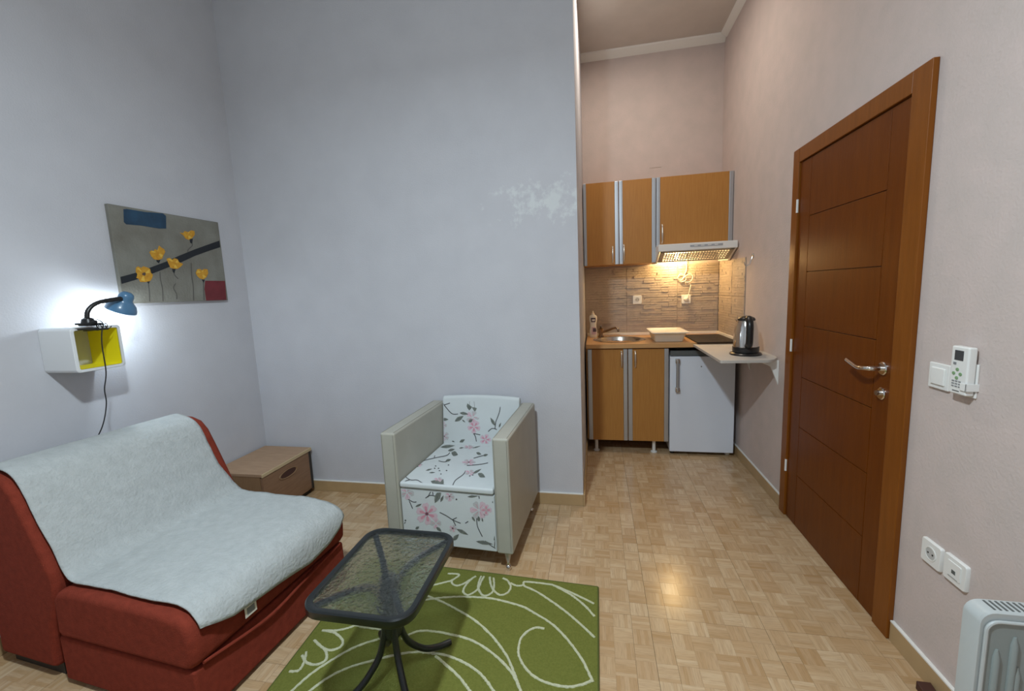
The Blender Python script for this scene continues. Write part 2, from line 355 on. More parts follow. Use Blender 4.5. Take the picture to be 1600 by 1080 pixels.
o = bpy.data.objects.new('parquet_blocks', me); col.objects.link(o); o.parent = fl; o['kind'] = 'stuff'
# ---- door
D0, D1, DZ = 1.698, 2.675, 2.08; L0, L1, LZ = 1.787, 2.607, 2.006
dr = thing('door_1', 'brown wooden door with grooved leaf and chrome lever handle', 'door', (XR, (D0+D1)/2, 0), kind='structure')
FX = XR-.020
MB().box((FX, D0, 0), (XR, L0, DZ)).build('frame_jamb', 'door_frame', dr, bevel=.003)
MB().box((FX, L1, 0), (XR, D1, DZ)).build('frame_jamb', 'door_frame', dr, bevel=.003)
MB().box((FX, L0, LZ), (XR, L1, DZ)).build('frame_head', 'door_frame', dr, bevel=.003)
MB().box((XR-.004, L0, .0), (XR, L1, LZ)).build('leaf_backing', 'door_dark', dr)
LX = XR-.010; g = .0016
v0, v1 = L0+.110, L1-.118
zs = [.004, .30, .58, .86, 1.138, 1.425, 1.71, LZ-.005]
MB().box((LX, L0+.006, .004), (XR-.003, v0-g, LZ-.005)).build('stile', 'door', dr, bevel=.001)
MB().box((LX, v1+g, .004), (XR-.003, L1-.004, LZ-.005)).build('stile', 'door', dr, bevel=.001)
for a, b in zip(zs[:-1], zs[1:]):
    MB().box((LX, v0+g, a+(g if a > .01 else 0)), (XR-.003, v1-g, b-(g if b < LZ-.01 else 0))).build('panel', 'door', dr, bevel=.0012)
for z in (.31, 1.02, 1.78):
    MB().lathe([(.006, -.035), (.006, .035)], (XR-.018, L1+.002, z), seg=10).build('hinge', 'white', dr, smooth=True)
hp = at(1385, 577, x=LX); hy, hz = L0+.052, hp.z
hd = MB().lathe([(.026, 0), (.026, .006), (.023, .009)], (LX, hy, hz), (-1, 0, 0)).build('handle_rosette', 'chrome', dr, smooth=True)
lev = bez([(LX-.008, hy, hz), (LX-.045, hy+.002, hz), (LX-.056, hy+.02, hz-.002), (LX-.056, hy+.06, hz-.006), (LX-.052, hy+.10, hz-.002), (LX-.045, hy+.16, hz+.008)], 6)
MB().tube(lev, [.010]*8+[.0085]*(len(lev)-8), 12).build('lever', 'chrome', hd, smooth=True)
lk = at(1378, 615, x=LX)
lo_ = MB().lathe([(.024, 0), (.024, .005), (.021, .008)], (LX, hy, lk.z), (-1, 0, 0)).build('lock_rosette', 'chrome', dr, smooth=True)
MB().lathe([(.010, 0), (.010, .016)], (LX-.006, hy, lk.z+.003), (-1, 0, 0), 14).build('lock_cylinder', 'steel', lo_, smooth=True)
# ---- lamps out of frame that light the room
t = thing('ceiling_lamp', 'plain white pendant lamp over the middle of the room', 'lamp', (LAMP.x, LAMP.y, LAMP.z))
MB().lathe([(.018, .055), (.028, .065), (.030, .12), (.012, .15)], LAMP).build('socket', 'white', t, smooth=True)
MB().lathe([(.006, .14), (.006, ZC-LAMP.z)], LAMP, seg=8).build('rod', 'white', t)
MB().lathe([(.05, ZC-LAMP.z-.03), (.05, ZC-LAMP.z)], LAMP).build('canopy', 'white', t)
t = thing('hall_lamp', 'small round ceiling lamp before the kitchenette', 'lamp', tuple(KLAMP))
MB().lathe([(.11, .01), (.12, .03), (.12, ZC-KLAMP.z)], KLAMP).build('housing', 'white', t, smooth=True)
MB().lathe([(.108, .004), (.108, .010)], KLAMP).build('diffuser', 'bulb_hall', t)
# ================================================================== kitchenette
# tiles with split-stone relief
def tile(x0, x1, z0, z1, plane, depth0, sgn, parent):
    mb = MB(); rows = max(2, int((z1-z0)/.021)); rh = (z1-z0)/rows
    def bx(a, b, c, d, t):
        if plane == 'y': mb.box((a, depth0-t, c), (b, depth0, d))
        else: mb.box((depth0-t, a, c), (depth0, b, d))
    bx(x0, x1, z0, z1, .003)
    for r in range(rows):
        x = x0+.001
        while x < x1-.002:
            ln = random.choice((.06, .10, .15, .21)); e = min(x+ln, x1-.001)
            if x1-e < .03: e = x1-.001
            g_ = .0010 if plane == 'y' else .0004; bx(x+g_, e-g_, z0+r*rh+.0012, z0+(r+1)*rh-.0012, .004+random.random()*(.009 if plane == 'y' else .004)); x = e
    return mb.build('tile', 'tile', parent, bevel=0)
BSZ = 1.565
MB().box((XE+.001, YK-.003, .93), (XR, YK, BSZ)).build('grout_bed', 'grout', wk)
MB().box((XR-.003, 3.43, .93), (XR, YK-.003, BSZ)).build('grout_bed', 'grout', wr)
for a, b in ((XE+.002, .286), (.289, .736), (.739, XR-.012)):
    for c, d in ((.935, 1.272), (1.275, BSZ)): tile(a, b, c, d, 'y', YK-.002, 1, wk)
for a, b in ((3.432, 3.73), (3.733, YK-.012)):
    for c, d in ((.935, 1.272), (1.275, BSZ)): tile(a, b, c, d, 'x', XR-.002, 1, wr)
CRK = at(1024, 262, y=YK)
MB().box((CRK.x-.05, YK-.0015, CRK.z-.0015), (CRK.x+.05, YK+.01, CRK.z+.0015)).build('crack', 'grout', wk)
def handle(parent, x, y, z0, z1, off=.024, r=.0058):
    p = bez([(x, y, z1), (x, y-off*.8, z1-.008), (x, y-off, (z0+z1)/2), (x, y-off*.8, z0+.008), (x, y, z0)], 6)
    n = len(p); rr = [r*(1.5-.9*abs(2*i/(n-1)-1)) if 0 < i < n-1 else r*1.3 for i in range(n)]
    return MB().tube(p, rr, 10).build('handle', 'handle', parent, smooth=True)
def cab_door(parent, x0, x1, z0, z1, y, strips=(.03, .03), hx=None, hz=None):
    d = MB().box((x0+strips[0], y, z0), (x1-strips[1], y+.018, z1)).build('door', 'beech', parent, bevel=.001)
    MB().box((x0, y-.003, z0), (x0+strips[0], y+.018, z1)).build('aluminium_strip', 'alu', d, bevel=.003)
    MB().box((x1-strips[1], y-.003, z0), (x1, y+.018, z1)).build('aluminium_strip', 'alu', d, bevel=.003)
    if hx: handle(d, hx, y, hz[0], hz[1])
    return d
YU, ZU0, ZU1 = 3.763, 1.576, 2.262
t = thing('wall_cabinet', 'beech wall cabinet with two doors and aluminium strips, left of extractor hood', 'cabinet', (.205, YK, ZU0))
MB().box((XE+.004, YU+.02, ZU0), (.503, YK-.001, ZU1)).build('carcass', 'beech', t, bevel=.001)
cab_door(t, XE+.006, .202, ZU0, ZU1, YU, (.026, .032), .150, (ZU0+.02, ZU0+.15))
cab_door(t, .206, .502, ZU0, ZU1, YU, (.030, .032), .243, (ZU0+.03, ZU0+.16))
t = thing('hood_cabinet', 'beech wall cabinet with one wide door above the extractor hood', 'cabinet', (.80, YK, 1.70))
MB().box((.505, YU+.02, 1.715), (1.094, YK-.001, ZU1)).build('carcass', 'beech', t, bevel=.001)
cab_door(t, .506, 1.094, 1.705, ZU1, YU, (.030, .032), .552, (1.735, 1.88))
# extractor hood
HX0, HX1 = .500, 1.088; HF = 3.600
t = thing('extractor_hood', 'white slim extractor hood with lit grille under the wide wall cabinet', 'hood', (.79, 4.05, 1.57))
MB().box((HX0, HF, 1.650), (HX1, HF+.02, 1.706)).build('fascia', 'white', t, bevel=.004)
MB().prism([(HF+.02, 1.70), (HF+.02, 1.676), (3.70, 1.665), (4.085, 1.655), (4.085, 1.70)], HX0+.02, HX1-.02, 'x').build('body', 'white', t, bevel=.003)
for a, b in ((HX0, HX0+.016), (HX1-.016, HX1)):
    MB().prism([(HF+.01, 1.655), (HF+.03, 1.70), (4.08, 1.70), (4.08, 1.575), (3.79, 1.565)], a, b, 'x').build('side_cheek', 'white', t, bevel=.003)
ge = MB()
A, Bp = Vector((0, HF+.012, 1.650)), Vector((0, 3.785, 1.578)); dv = Bp-A; nrm = Vector((0, -dv.z, dv.y)).normalized()
def slab(x0, x1, s0, s1, th=.004):
    ps = [A+dv*s0, A+dv*s1]; q = []
    for x in (x0, x1):
        for p_ in ps: q += [Vector((x, p_.y, p_.z)), Vector((x, p_.y, p_.z))-nrm*th]
    ge.add(q, [(0, 2, 6, 4), (1, 5, 7, 3), (0, 4, 5, 1), (2, 3, 7, 6), (0, 1, 3, 2), (4, 6, 7, 5)])
gx0, gx1 = HX0+.018, HX1-.018
slab(gx0, gx1, 0, .12); slab(gx0, gx1, .92, 1); slab(gx0, gx0+.03, 0, 1); slab(gx1-.03, gx1, 0, 1)
for k in range(24): x = gx0+.03+(gx1-gx0-.06)*k/24; slab(x, x+.0065, .1, .95)
for k in range(1, 5): slab(gx0+.03, gx1-.03, .12+.8*k/5-.025, .12+.8*k/5+.025)
ge.build('grille', 'grille', t)
MB().box((.74, HF-.0015, 1.674), (.98, HF+.002, 1.690)).build('control_strip', 'alu', t)
for k in range(4): MB().box((.77+k*.05, HF-.004, 1.679), (.795+k*.05, HF, 1.686)).build('slider', 'white', t)
BULB = Vector((.70, 3.935, 1.626))
MB().lathe([(.004, -.026), (.014, -.022), (.019, -.010), (.014, .006), (.010, .026)], BULB, seg=16).build('bulb', 'bulb_warm', t, smooth=True)
l = bpy.data.lights.new('hood_bulb_light', 'POINT'); l.energy = 7; l.color = (1, .66, .28); l.shadow_soft_size = .028
o = bpy.data.objects.new('hood_bulb_light', l); o.location = BULB+Vector((0, .04, -.030)); col.objects.link(o)
# hood cable with a loop, down to the socket
c_ = [(.80, 4.088, 1.652), (.812, 4.085, 1.53), (.795, 4.085, 1.47), (.77, 4.08, 1.425), (.735, 4.08, 1.44), (.76, 4.08, 1.475), (.80, 4.076, 1.455), (.80, 4.076, 1.415), (.76, 4.08, 1.41), (.83, 4.07, 1.475), (.862, 4.07, 1.445), (.84, 4.07, 1.405), (.80, 4.075, 1.40), (.845, 4.08, 1.38), (.835, 4.07, 1.32), (.815, 4.05, 1.255)]
tag(MB().tube(bez(c_, 6), .0034, 8).build('power_cable', 'ivory', smooth=True), 'cream cable looped below the extractor hood', 'cable')
# wall sockets over the worktop
def socket(name, label, c, n, size=.080, kind='schuko', group=None):
    c = Vector(c); n = Vector(n); t = thing(name, label, 'socket', tuple(c), group=group)
    side = Vector((0, 0, 1)).cross(n).normalized(); up = Vector((0, 0, 1))
    def P(a, b, d): return c+side*a+up*b+n*d
    h = size/2; r1 = [(x, y) for x, y in rrect(-h, -h, h, h, .006, 3)]
    MB().loft([[P(a, b, 0) for a, b in r1], [P(a, b, .008) for a, b in r1], [P(a*.95, b*.95, .011) for a, b in r1]]).build('face_plate', 'white', t, smooth=True)
    if kind == 'schuko':
        ring = lambda r, d: [P(r*math.cos(2*math.pi*i/24), r*math.sin(2*math.pi*i/24), d) for i in range(24)]
        MB().loft([ring(.024, .0105), ring(.024, .0125), ring(.020, .0125), ring(.0195, .0108)], cap=False).build('rim', 'white', t, smooth=True)
        MB().loft([ring(.0195, .0106), ring(.0195, .0114)]).build('recess', 'recess', t)
        for s in (-1, 1): MB().lathe([(.003, 0), (.003, .0012)], P(s*.0095, 0, .0112), n, 10).build('pin_hole', 'black', t)
    elif kind == 'plug':
        MB().lathe([(.021, .010), (.021, .022), (.017, .040), (.007, .046)], c, n, 20).build('plug', 'ivory', t, smooth=True)
    elif kind == 'phone':
        MB().loft([[P(a*.6, b*.62+.002, .0105) for a, b in r1], [P(a*.58, b*.6+.002, .0135) for a, b in r1]]).build('insert', 'white', t)
        MB().add([P(-.006, -.008, .0142), P(.008, -.008, .0142), P(.008, .004, .0142), P(-.006, .004, .0142), P(-.006, -.008, .012), P(.008, -.008, .012), P(.008, .004, .012), P(-.006, .004, .012)], [(0, 1, 2, 3), (0, 1, 5, 4), (1, 2, 6, 5), (2, 3, 7, 6), (3, 0, 4, 7)]).build('port', 'greydark', t)
        MB().add([P(-.018, -.020, .0142), P(.018, -.020, .0142), P(.018, -.0215, .0142), P(-.018, -.0215, .0142)], [(0, 1, 2, 3)]).build('groove', 'btng', t)
    return t
socket('wall_socket', 'white empty socket on the stone tiles above the sink', (.382, YK-.0105, 1.258), (0, -1, 0))
socket('wall_socket', 'white socket on the stone tiles holding the hood cable plug', (.812, YK-.0105, 1.247), (0, -1, 0), kind='plug')
# base cabinet
YC = 3.481; BX0, BX1 = -.071, .567
t = thing('base_cabinet', 'beech sink cabinet with two doors on short plastic feet', 'cabinet', (.25, 3.8, 0))
MB().box((XE+.014, YC+.02, .111), (BX1, YK-.013, .892)).build('carcass', 'beech', t)
cab_door(t, BX0, .246, .111, .884, YC, (.034, .032), .200, (.735, .86))
cab_door(t, .252, BX1-.001, .111, .884, YC, (.034, .034), .308, (.735, .86))
for x in (-.01, .46):
    for y in (YC+.05, 3.98):
        MB().lathe([(.026, 0), (.026, .008), (.014, .014), (.014, .095), (.022, .111)], (x, y, .0), seg=16).build('foot', 'white', t, smooth=True)
# worktop with round cut-out for the sink
t = thing('worktop', 'beech-look worktop with pale back upstand above sink cabinet and fridge', 'worktop', (.5, 3.8, .893))
SC, SR = Vector((.195, 3.77)), .205
mb = MB(); WX0, WX1, WY0, WY1, W0, W1 = XE+.014, XR-.013, 3.458, YK-.013, .893, .926
ring = [(SC.x+SR*math.cos(2*math.pi*i/48), SC.y+SR*math.sin(2*math.pi*i/48)) for i in range(48)]
sq = []
for i in range(48):
    a = 2*math.pi*i/48; dx, dy = math.cos(a), math.sin(a); k = min(((SC.x-WX0)/-dx if dx < -1e-6 else (.42-SC.x)/dx if dx > 1e-6 else 9), ((WY1-SC.y)/dy if dy > 1e-6 else (WY0-SC.y)/dy if dy < -1e-6 else 9))
    sq.append((SC.x+dx*k, SC.y+dy*k))
def cornered(pts):      # move the ring vertex nearest each corner onto it
    pts = list(pts)
    for cx, cy in ((WX0, WY0), (WX0, WY1), (.42, WY0), (.42, WY1)):
        j = min(range(len(pts)), key=lambda q: (pts[q][0]-cx)**2+(pts[q][1]-cy)**2); pts[j] = (cx, cy)
    return pts
sq = cornered(sq)
mb.loft([[(x, y, W1) for x, y in ring], [(x, y, W1) for x, y in sq], [(x, y, W0) for x, y in sq], [(x, y, W0) for x, y in ring], [(x, y, W1) for x, y in ring]], cap=False)
mb.box((.42, WY0, W0), (WX1, WY1, W1))
mb.build('slab', 'worktop', t)
MB().box((WX0, WY1-.014, W1), (WX1, WY1, W1+.026)).build('upstand', 'ivory', t, bevel=.003)
MB().box((WX1-.014, WY0+.0, W1), (WX1, WY1-.014, W1+.026)).build('upstand', 'ivory', t, bevel=.003)
# sink
t = thing('sink', 'round stainless steel sink set into the worktop', 'sink', (SC.x, SC.y, W1-.14))
prof = [(.222, .0), (.224, .003), (.215, .005), (.196, .003), (.186, -.02), (.178, -.10), (.155, -.128), (.03, -.135)]
MB().lathe([(r, h) for r, h in prof]+[(.03, -.137), (.157, -.131), (.182, -.10), (.190, -.02), (.199, -.001)], (SC.x, SC.y, W1), seg=48, cap=False).build('bowl', 'steel', t, smooth=True)
MB().lathe([(.028, -.136), (.028, -.131), (.004, -.130)], (SC.x, SC.y, W1), seg=20).build('drain', 'chrome', t, smooth=True)
MB().box((SC.x-.03, SC.y+.172, W1-.06), (SC.x+.03, SC.y+.182, W1-.03)).build('overflow', 'greydark', t)
# tap
t = thing('tap', 'small brown metal mixer tap at the left rear of the sink', 'tap', (.045, 3.99, W1))
MB().lathe([(.026, 0), (.026, .01), (.020, .015), (.020, .06), (.022, .075), (.012, .085)], (.045, 3.99, W1), seg=18).build('body', 'brass', t, smooth=True)
MB().tube(bez([(.05, 3.985, W1+.045), (.10, 3.955, W1+.062), (.16, 3.92, W1+.088), (.19, 3.905, W1+.085), (.20, 3.90, W1+.055)], 6), .010, 12).build('spout', 'brass', t, smooth=True)
MB().tube([(.045, 3.99, W1+.08), (.040, 3.96, W1+.10), (.045, 3.92, W1+.11)], [.009, .007, .006], 10).build('lever', 'brass', t, smooth=True)
# detergent bottle
bp_ = Vector((-.025, 3.96, W1)); 
t = thing('detergent_bottle', 'white detergent bottle with dark label behind the tap', 'bottle', tuple(bp_))
mb = MB(); rings = []
for h, rx, ry in ((0, .030, .020), (.004, .034, .023), (.06, .034, .023), (.10, .028, .020), (.13, .029, .021), (.165, .036, .023), (.19, .036, .022), (.205, .030, .019), (.212, .014, .014), (.216, .013, .013)):
    rings.append([bp_+Vector((rx*math.cos(2*math.pi*i/24), ry*math.sin(2*math.pi*i/24), h)) for i in range(24)])
mb.loft(rings); body = mb.build('body', 'white', t, smooth=True)
MB().lathe([(.013, .216), (.013, .226), (.006, .230), (.005, .246), (.003, .248)], bp_, seg=14).build('cap', 'ivory', t, smooth=True)
def wrap(h0, h1, r, a0, a1, m, name):
    q = MB(); n = 8
    q.loft([[bp_+Vector((r*math.cos(a0+(a1-a0)*i/n), -.024-.0006, h)) + Vector((0, 0, 0)) for i in range(n+1)] for h in (h0, h1)], cap=False, close=False); q.build(name, m, body)
def patch(x0, x1, h0, h1, m, d, name):
    q = MB(); n = 8; rows = []
    for k in range(7):
        h = h0+(h1-h0)*k/6
        # radii of the bottle at h
        tb = [(0, .030, .020), (.004, .034, .023), (.06, .034, .023), (.10, .028, .020), (.13, .029, .021), (.165, .036, .023), (.19, .036, .022), (.205, .030, .019)]
        for (ha, xa, ya), (hb, xb, yb) in zip(tb[:-1], tb[1:]):
            if ha <= h <= hb: f_ = (h-ha)/(hb-ha); rx = xa+(xb-xa)*f_; ry = ya+(yb-ya)*f_; break
        rows.append([bp_+Vector((rx*(x0+(x1-x0)*i/n), -(ry*math.sqrt(max(0, 1-(x0+(x1-x0)*i/n)**2))+d), h)) for i in range(n+1)])
    q.loft(rows, cap=False, close=False); q.build(name, m, body)
patch(-.55, .65, .145, .185, 'label', .001, 'label_print')
patch(-.3, .45, .155, .172, 'white', .0016, 'label_print')
patch(-.5, .8, .03, .10, 'petal', .001, 'label_print')
patch(-.1, .85, .055, .09, 'label', .0016, 'label_print')
# drainer tub
t = thing('dish_tub', 'white plastic dish tub with wide rim between sink and hob', 'tub', (.58, 3.70, W1))
def rr3(x0, y0, x1, y1, r, z): return [Vector((x, y, z)) for x, y in rrect(x0, y0, x1, y1, r, 4)]
mb = MB(); Z = W1+.002
mb.loft([rr3(.472, 3.56, .690, 3.86, .02, Z), rr3(.458, 3.52, .706, 3.89, .02, Z+.066), rr3(.452, 3.515, .712, 3.895, .02, Z+.070), rr3(.440, 3.50, .724, 3.91, .025, Z+.072), rr3(.438, 3.498, .726, 3.912, .025, Z+.080), rr3(.452, 3.512, .712, 3.898, .02, Z+.081), rr3(.462, 3.524, .702, 3.886, .02, Z+.069), rr3(.476, 3.566, .686, 3.854, .02, Z+.060)])
mb.build('tub', 'ivory', t, smooth=True)
# hob
t = thing('hob', 'black glass two-ring hob on the worktop beside the kettle shelf', 'hob', (.915, 3.70, W1))
MB().box((.765, 3.43, W1+.001), (1.065, 3.97, W1+.009)).build('glass_plate', 'hob', t, bevel=.003)
for y, r in ((3.57, .075), (3.82, .09)):
    MB().lathe([(r, 0), (r, .0006), (r-.004, .0006), (r-.004, 0)], (.915, y, W1+.009), seg=32, cap=False).build('cooking_ring', 'greydark', t)
# fridge
FX0, FX1, FY = .574, 1.057, 3.470
t = thing('fridge', 'white under-counter fridge with long chrome handle', 'fridge', (.815, 3.75, 0))
MB().box((FX0+.004, FY+.045, .03), (FX1-.004, 4.03, .845)).build('cabinet', 'fridge', t, bevel=.004)
dd = MB().box((FX0, FY, .032), (FX1, FY+.042, .818)).build('door', 'fridge', t, bevel=.006, seg=3)
MB().box((FX0+.004, FY+.012, .823), (FX1-.004, FY+.045, .862)).build('top_panel', 'greydark', t, bevel=.003)
hx = at(1058, 585, y=FY).x
MB().tube([(hx, FY-.026, .545), (hx, FY-.026, .795)], .012, 12).build('handle', 'alu', dd, smooth=True)
for z in (.555, .785):
    MB().box((hx-.016, FY-.036, z-.018), (hx+.016, FY+.002, z+.018)).build('handle_mount', 'steel', dd, bevel=.005)
q = at(1096, 573, y=FY); MB().lathe([(.005, 0), (.004, .003)], (q.x, FY, q.z), (0, -1, 0), 10).build('screw', 'greydark', dd)
for x in (FX0+.03, FX1-.03):
    MB().lathe([(.018, 0), (.018, .02), (.012, .032)], (x, FY+.06, 0), seg=14).build('foot', 'dark' if x < .8 else 'white', t, smooth=True)
    MB().lathe([(.018, 0), (.018, .02), (.012, .032)], (x, 3.98, 0), seg=14).build('foot', 'dark', t, smooth=True)
# flap shelf with bracket
t = thing('wall_flap_shelf', 'grey laminate flap shelf under the kettle, fixed to the door wall', 'shelf', (XR, 3.05, .90))
out = [(.742, 3.452), (.738, 2.712), (.748, 2.704), (1.00, 2.712), (1.045, 2.735), (1.085, 2.80), (XR-.001, 2.86), (XR-.001, 3.452)]
MB().prism(out, .900, .918, 'z').build('board', 'flap', t, bevel=.0015)
MB().prism([(XR-.001, .90), (XR-.10, .90), (XR-.10, .885), (XR-.045, .86), (XR-.014, .78), (XR-.001, .745)], 2.80, 2.815, 'y').build('bracket', 'white', t, bevel=.001)
MB().prism([(XR-.001, .90), (XR-.10, .90), (XR-.10, .885), (XR-.045, .86), (XR-.014, .78), (XR-.001, .745)], 3.28, 3.295, 'y').build('bracket', 'white', t, bevel=.001)
# kettle
kc = Vector((.948, 2.93, .918))
t = thing('kettle', 'steel electric kettle with black handle on the flap shelf', 'kettle', tuple(kc))
MB().lathe([(.092, 0), (.094, .006), (.088, .014), (.070, .018)], kc, seg=36).build('base_plate', 'black', t, smooth=True)
MB().lathe([(.076, .019), (.078, .03), (.078, .052), (.075, .055)], kc, seg=36).build('base_ring', 'black', t, smooth=True)
MB().lathe([(.074, .055), (.0735, .09), (.070, .14), (.063, .185), (.054, .212), (.050, .222)], kc, seg=40).build('body', 'chrome', t, smooth=True)
MB().lathe([(.051, .221), (.052, .228), (.046, .238), (.030, .246), (.010, .250)], kc, seg=32).build('lid', 'black', t, smooth=True)
hdir = (Vector((CP.x, CP.y, 0))-Vector((kc.x, kc.y, 0))).normalized(); hdir = (hdir+Vector((.18, 0, 0))).normalized()
path = [kc+hdir*.048+Vector((0, 0, .232)), kc+hdir*.085+Vector((0, 0, .235)), kc+hdir*.112+Vector((0, 0, .20)), kc+hdir*.115+Vector((0, 0, .14)), kc+hdir*.108+Vector((0, 0, .085)), kc+hdir*.072+Vector((0, 0, .065))]
MB().tube(bez(path, 6), .021, 14).build('handle', 'black', t, smooth=True)
sd = Vector((-.8, .5, 0)).normalized()
MB().prism([(0, 0), (.001, 0)], 0, 1) if 0 else None
MB().loft([[kc+sd*.048+Vector((0, .02, .205)), kc+sd*.048+Vector((0, -.02, .205)), kc+sd*.066+Vector((0, 0, .222))], [kc+sd*.046+Vector((0, .02, .224)), kc+sd*.046+Vector((0, -.02, .224)), kc+sd*.068+Vector((0, 0, .226))]]).build('spout', 'chrome', t)
# hook on the door wall
q = at(1177, 404, x=XR)
t = thing('wall_hook', 'small chrome hook on the wall beside the stone tiles', 'hook', (XR, q.y, q.z))
MB().lathe([(.018, 0), (.018, .004), (.008, .008)], (XR, q.y, q.z+.02), (-1, 0, 0), 16).build('plate', 'chrome', t, smooth=True)
MB().tube(bez([(XR-.004, q.y, q.z+.02), (XR-.014, q.y, q.z-.01), (XR-.022, q.y+.004, q.z-.04), (XR-.045, q.y+.01, q.z-.045), (XR-.055, q.y+.012, q.z-.02)], 6), .004, 8).build('prong', 'chrome', t, smooth=True)
# ================================================================== things on the door wall
n_ = (-1, 0, 0)
t = socket('wall_socket', 'white round-recess socket low on the wall beside the door frame', (XR, 1.542, .459), n_, .082)
socket('phone_socket', 'white antenna socket low on the wall above the heater', (XR, 1.447, .462), n_, .084, 'phone')
t = thing('light_switch', 'white square light switch between door frame and remote control', 'switch', (XR, 1.579, 1.058))
MB().box((XR-.009, 1.537, 1.016), (XR, 1.621, 1.100)).build('frame', 'white', t, bevel=.003)
MB().box((XR-.014, 1.551, 1.030), (XR-.007, 1.607, 1.086)).build('rocker', 'white', t, bevel=.003)
t = thing('remote_holder', 'white plastic wall holder gripping the remote control', 'holder', (XR, 1.475, 1.03))
MB().box((XR-.006, 1.444, 1.018), (XR, 1.508, 1.12)).build('back_plate', 'white', t, bevel=.002)
MB().box((XR-.034, 1.440, 1.040), (XR, 1.4435, 1.063)).build('side_clip', 'white', t, bevel=.001)
MB().box((XR-.034, 1.440, 1.040), (XR-.0315, 1.462, 1.063)).build('front_clip', 'white', t, bevel=.001)
t = thing('remote_control', 'white air-conditioner remote with dark screen in wall holder', 'remote', (XR-.018, 1.476, 1.024))
RX = XR-.030
MB().box((RX, 1.4455, 1.024), (XR-.007, 1.5085, 1.170)).build('body', 'white', t, bevel=.005, seg=3)
MB().box((RX-.0008, 1.463, 1.128), (RX+.002, 1.494, 1.158)).build('screen', 'lcd', t)
cy_, cz_ = 1.480, 1.087
for dy, dz in ((0, .013), (0, -.013), (.012, 0), (-.012, 0)):
    MB().lathe([(.0055, 0), (.005, .0018)], (RX, cy_+dy, cz_+dz), n_, 12).build('button', 'btn', t, smooth=True)
for k in range(3):
    for s in (-1, 0, 1):
        MB().box((RX-.0012, cy_+s*.012-.004, 1.064-k*.008-.0018), (RX+.001, cy_+s*.012+.004, 1.064-k*.008+.0018)).build('button', 'btng', t)
MB().box((RX-.0012, cy_+.006, 1.114), (RX+.001, cy_+.016, 1.121)).build('button', 'btng', t)
MB().box((RX-.0006, cy_-.012, 1.033), (RX+.001, cy_+.012, 1.036)).build('logo_print', 'greydark', t)
# ---- heater
hx0, hx1 = .865, 1.075; hf = at(1532, 955, x=hx0).y; htop = at(1532, 955, x=hx0).z; hb = hf-.006
t = thing('oil_heater', 'white portable heater with grey ribbed front at the door wall', 'heater', ((hx0+hx1)/2, hf, 0))
mb = MB()
rr_ = rrect(hx0, .10, hx1, htop, .03, 5)
mb.loft([[Vector((x, hb+.05, z)) for x, z in rr_], [Vector((x, hf+.004, z)) for x, z in rr_], [Vector((hx0+.105+(x-hx0-.105)*.97, hf, z*.995)) for x, z in rr_]]); mb.build('casing', 'heater', t, smooth=True)
for k in range(13):
    x = hx0+.032+k*.0118; MB().box((x, hf+.008, htop-.002), (x+.0045, hb+.045, htop+.0012)).build('vent_slot', 'greydark', t)
rp_ = rrect(hx0+.014, .13, hx1-.014, htop-.022, .022, 5)
fp = MB().prism(rp_, hf-.004, hf+.006, 'y').build('front_plate', 'heatergrey', t, bevel=.003)
pts = [Vector((x, hf-.005, z)) for x, z in rrect(hx0+.012, .128, hx1-.012, htop-.020, .024, 6)]; pts.append(pts[0])
MB().tube(pts, .004, 8, cap=False).build('bead', 'heater', fp, smooth=True)
for k, (x, zt) in enumerate(((hx0+.036, .09), (hx0+.068, .055), (hx0+.078, .13), (hx0+.112, .055), (hx0+.122, .13), (hx0+.155, .09))):
    zt = htop-zt
    MB().tube([(x, hf-.004, .15), (x, hf-.004, .17), (x, hf-.004, zt-.02), (x, hf-.004, zt)], [.004, .0075, .0075, .003], 10).build('rib', 'heatergrey', fp, smooth=True)
for x in (hx0+.03, hx1-.03):
    MB().box((x-.012, hf-.07, .045), (x+.012, hb+.12, .105)).build('foot', 'heater', t, bevel=.004)
    for y in (hf-.055, hb+.105):
        MB().lathe([(.024, -.009), (.024, .009)], (x, y, .0245), (1, 0, 0), 18).build('castor', 'black', t, smooth=True)
q = at(1468, 1076, z=.02)
tag(MB().prism([(0, 0), (.085, 0), (.085, .004), (0, .030)], q.y-.02, q.y+.015, 'y').build('door_wedge', 'brownwood') if 0 else MB().prism([(q.y-.09, 0.0005), (q.y+.01, .0005), (q.y+.01, .030), (q.y-.09, .005)], XR-BT-.045, XR-BT-.003, 'x').build('door_wedge', 'brownwood', bevel=.002), 'small dark brown wedge on the floor by the baseboard', 'wedge')
# ================================================================== the sofa corner
SA = math.radians(-4.5); cs, sn = math.cos(SA), math.sin(SA)
Uv, Vv = Vector((cs, sn, 0)), Vector((-sn, cs, 0))
so = Uv*(-1.9)+Vv*1.25
sofa = thing('sofa', 'rust red fabric armless sofa bed by the left wall', 'sofa', (so.x, so.y, 0), SA)
HW = .375
back = [(-.515, .05), (-.505, .60), (-.49, .72), (-.455, .785), (-.40, .807), (-.34, .803), (-.285, .785), (-.245, .742), (-.21, .67), (-.165, .57), (-.125, .48), (-.10, .42), (-.115, .33), (-.165, .22), (-.185, .05)]
MB().prism(back, -HW, HW, 'y').build('backrest', 'red', sofa, bevel=.022, seg=3, world=False)
MB().prism([(-.50, .0), (-.50, .06), (-.20, .06), (-.20, .0)], -HW+.03, HW-.03, 'y').build('rear_plinth', 'dark', sofa, world=False)
seat = [(-.125, .205), (-.115, .36), (-.09, .392), (-.04, .402), (.10, .403), (.30, .402), (.44, .398), (.50, .385), (.535, .355), (.545, .30), (.54, .24), (.525, .205)]
MB().prism(seat, -HW-.008, HW, 'y').build('seat_cushion', 'red', sofa, bevel=.026, seg=3, world=False)
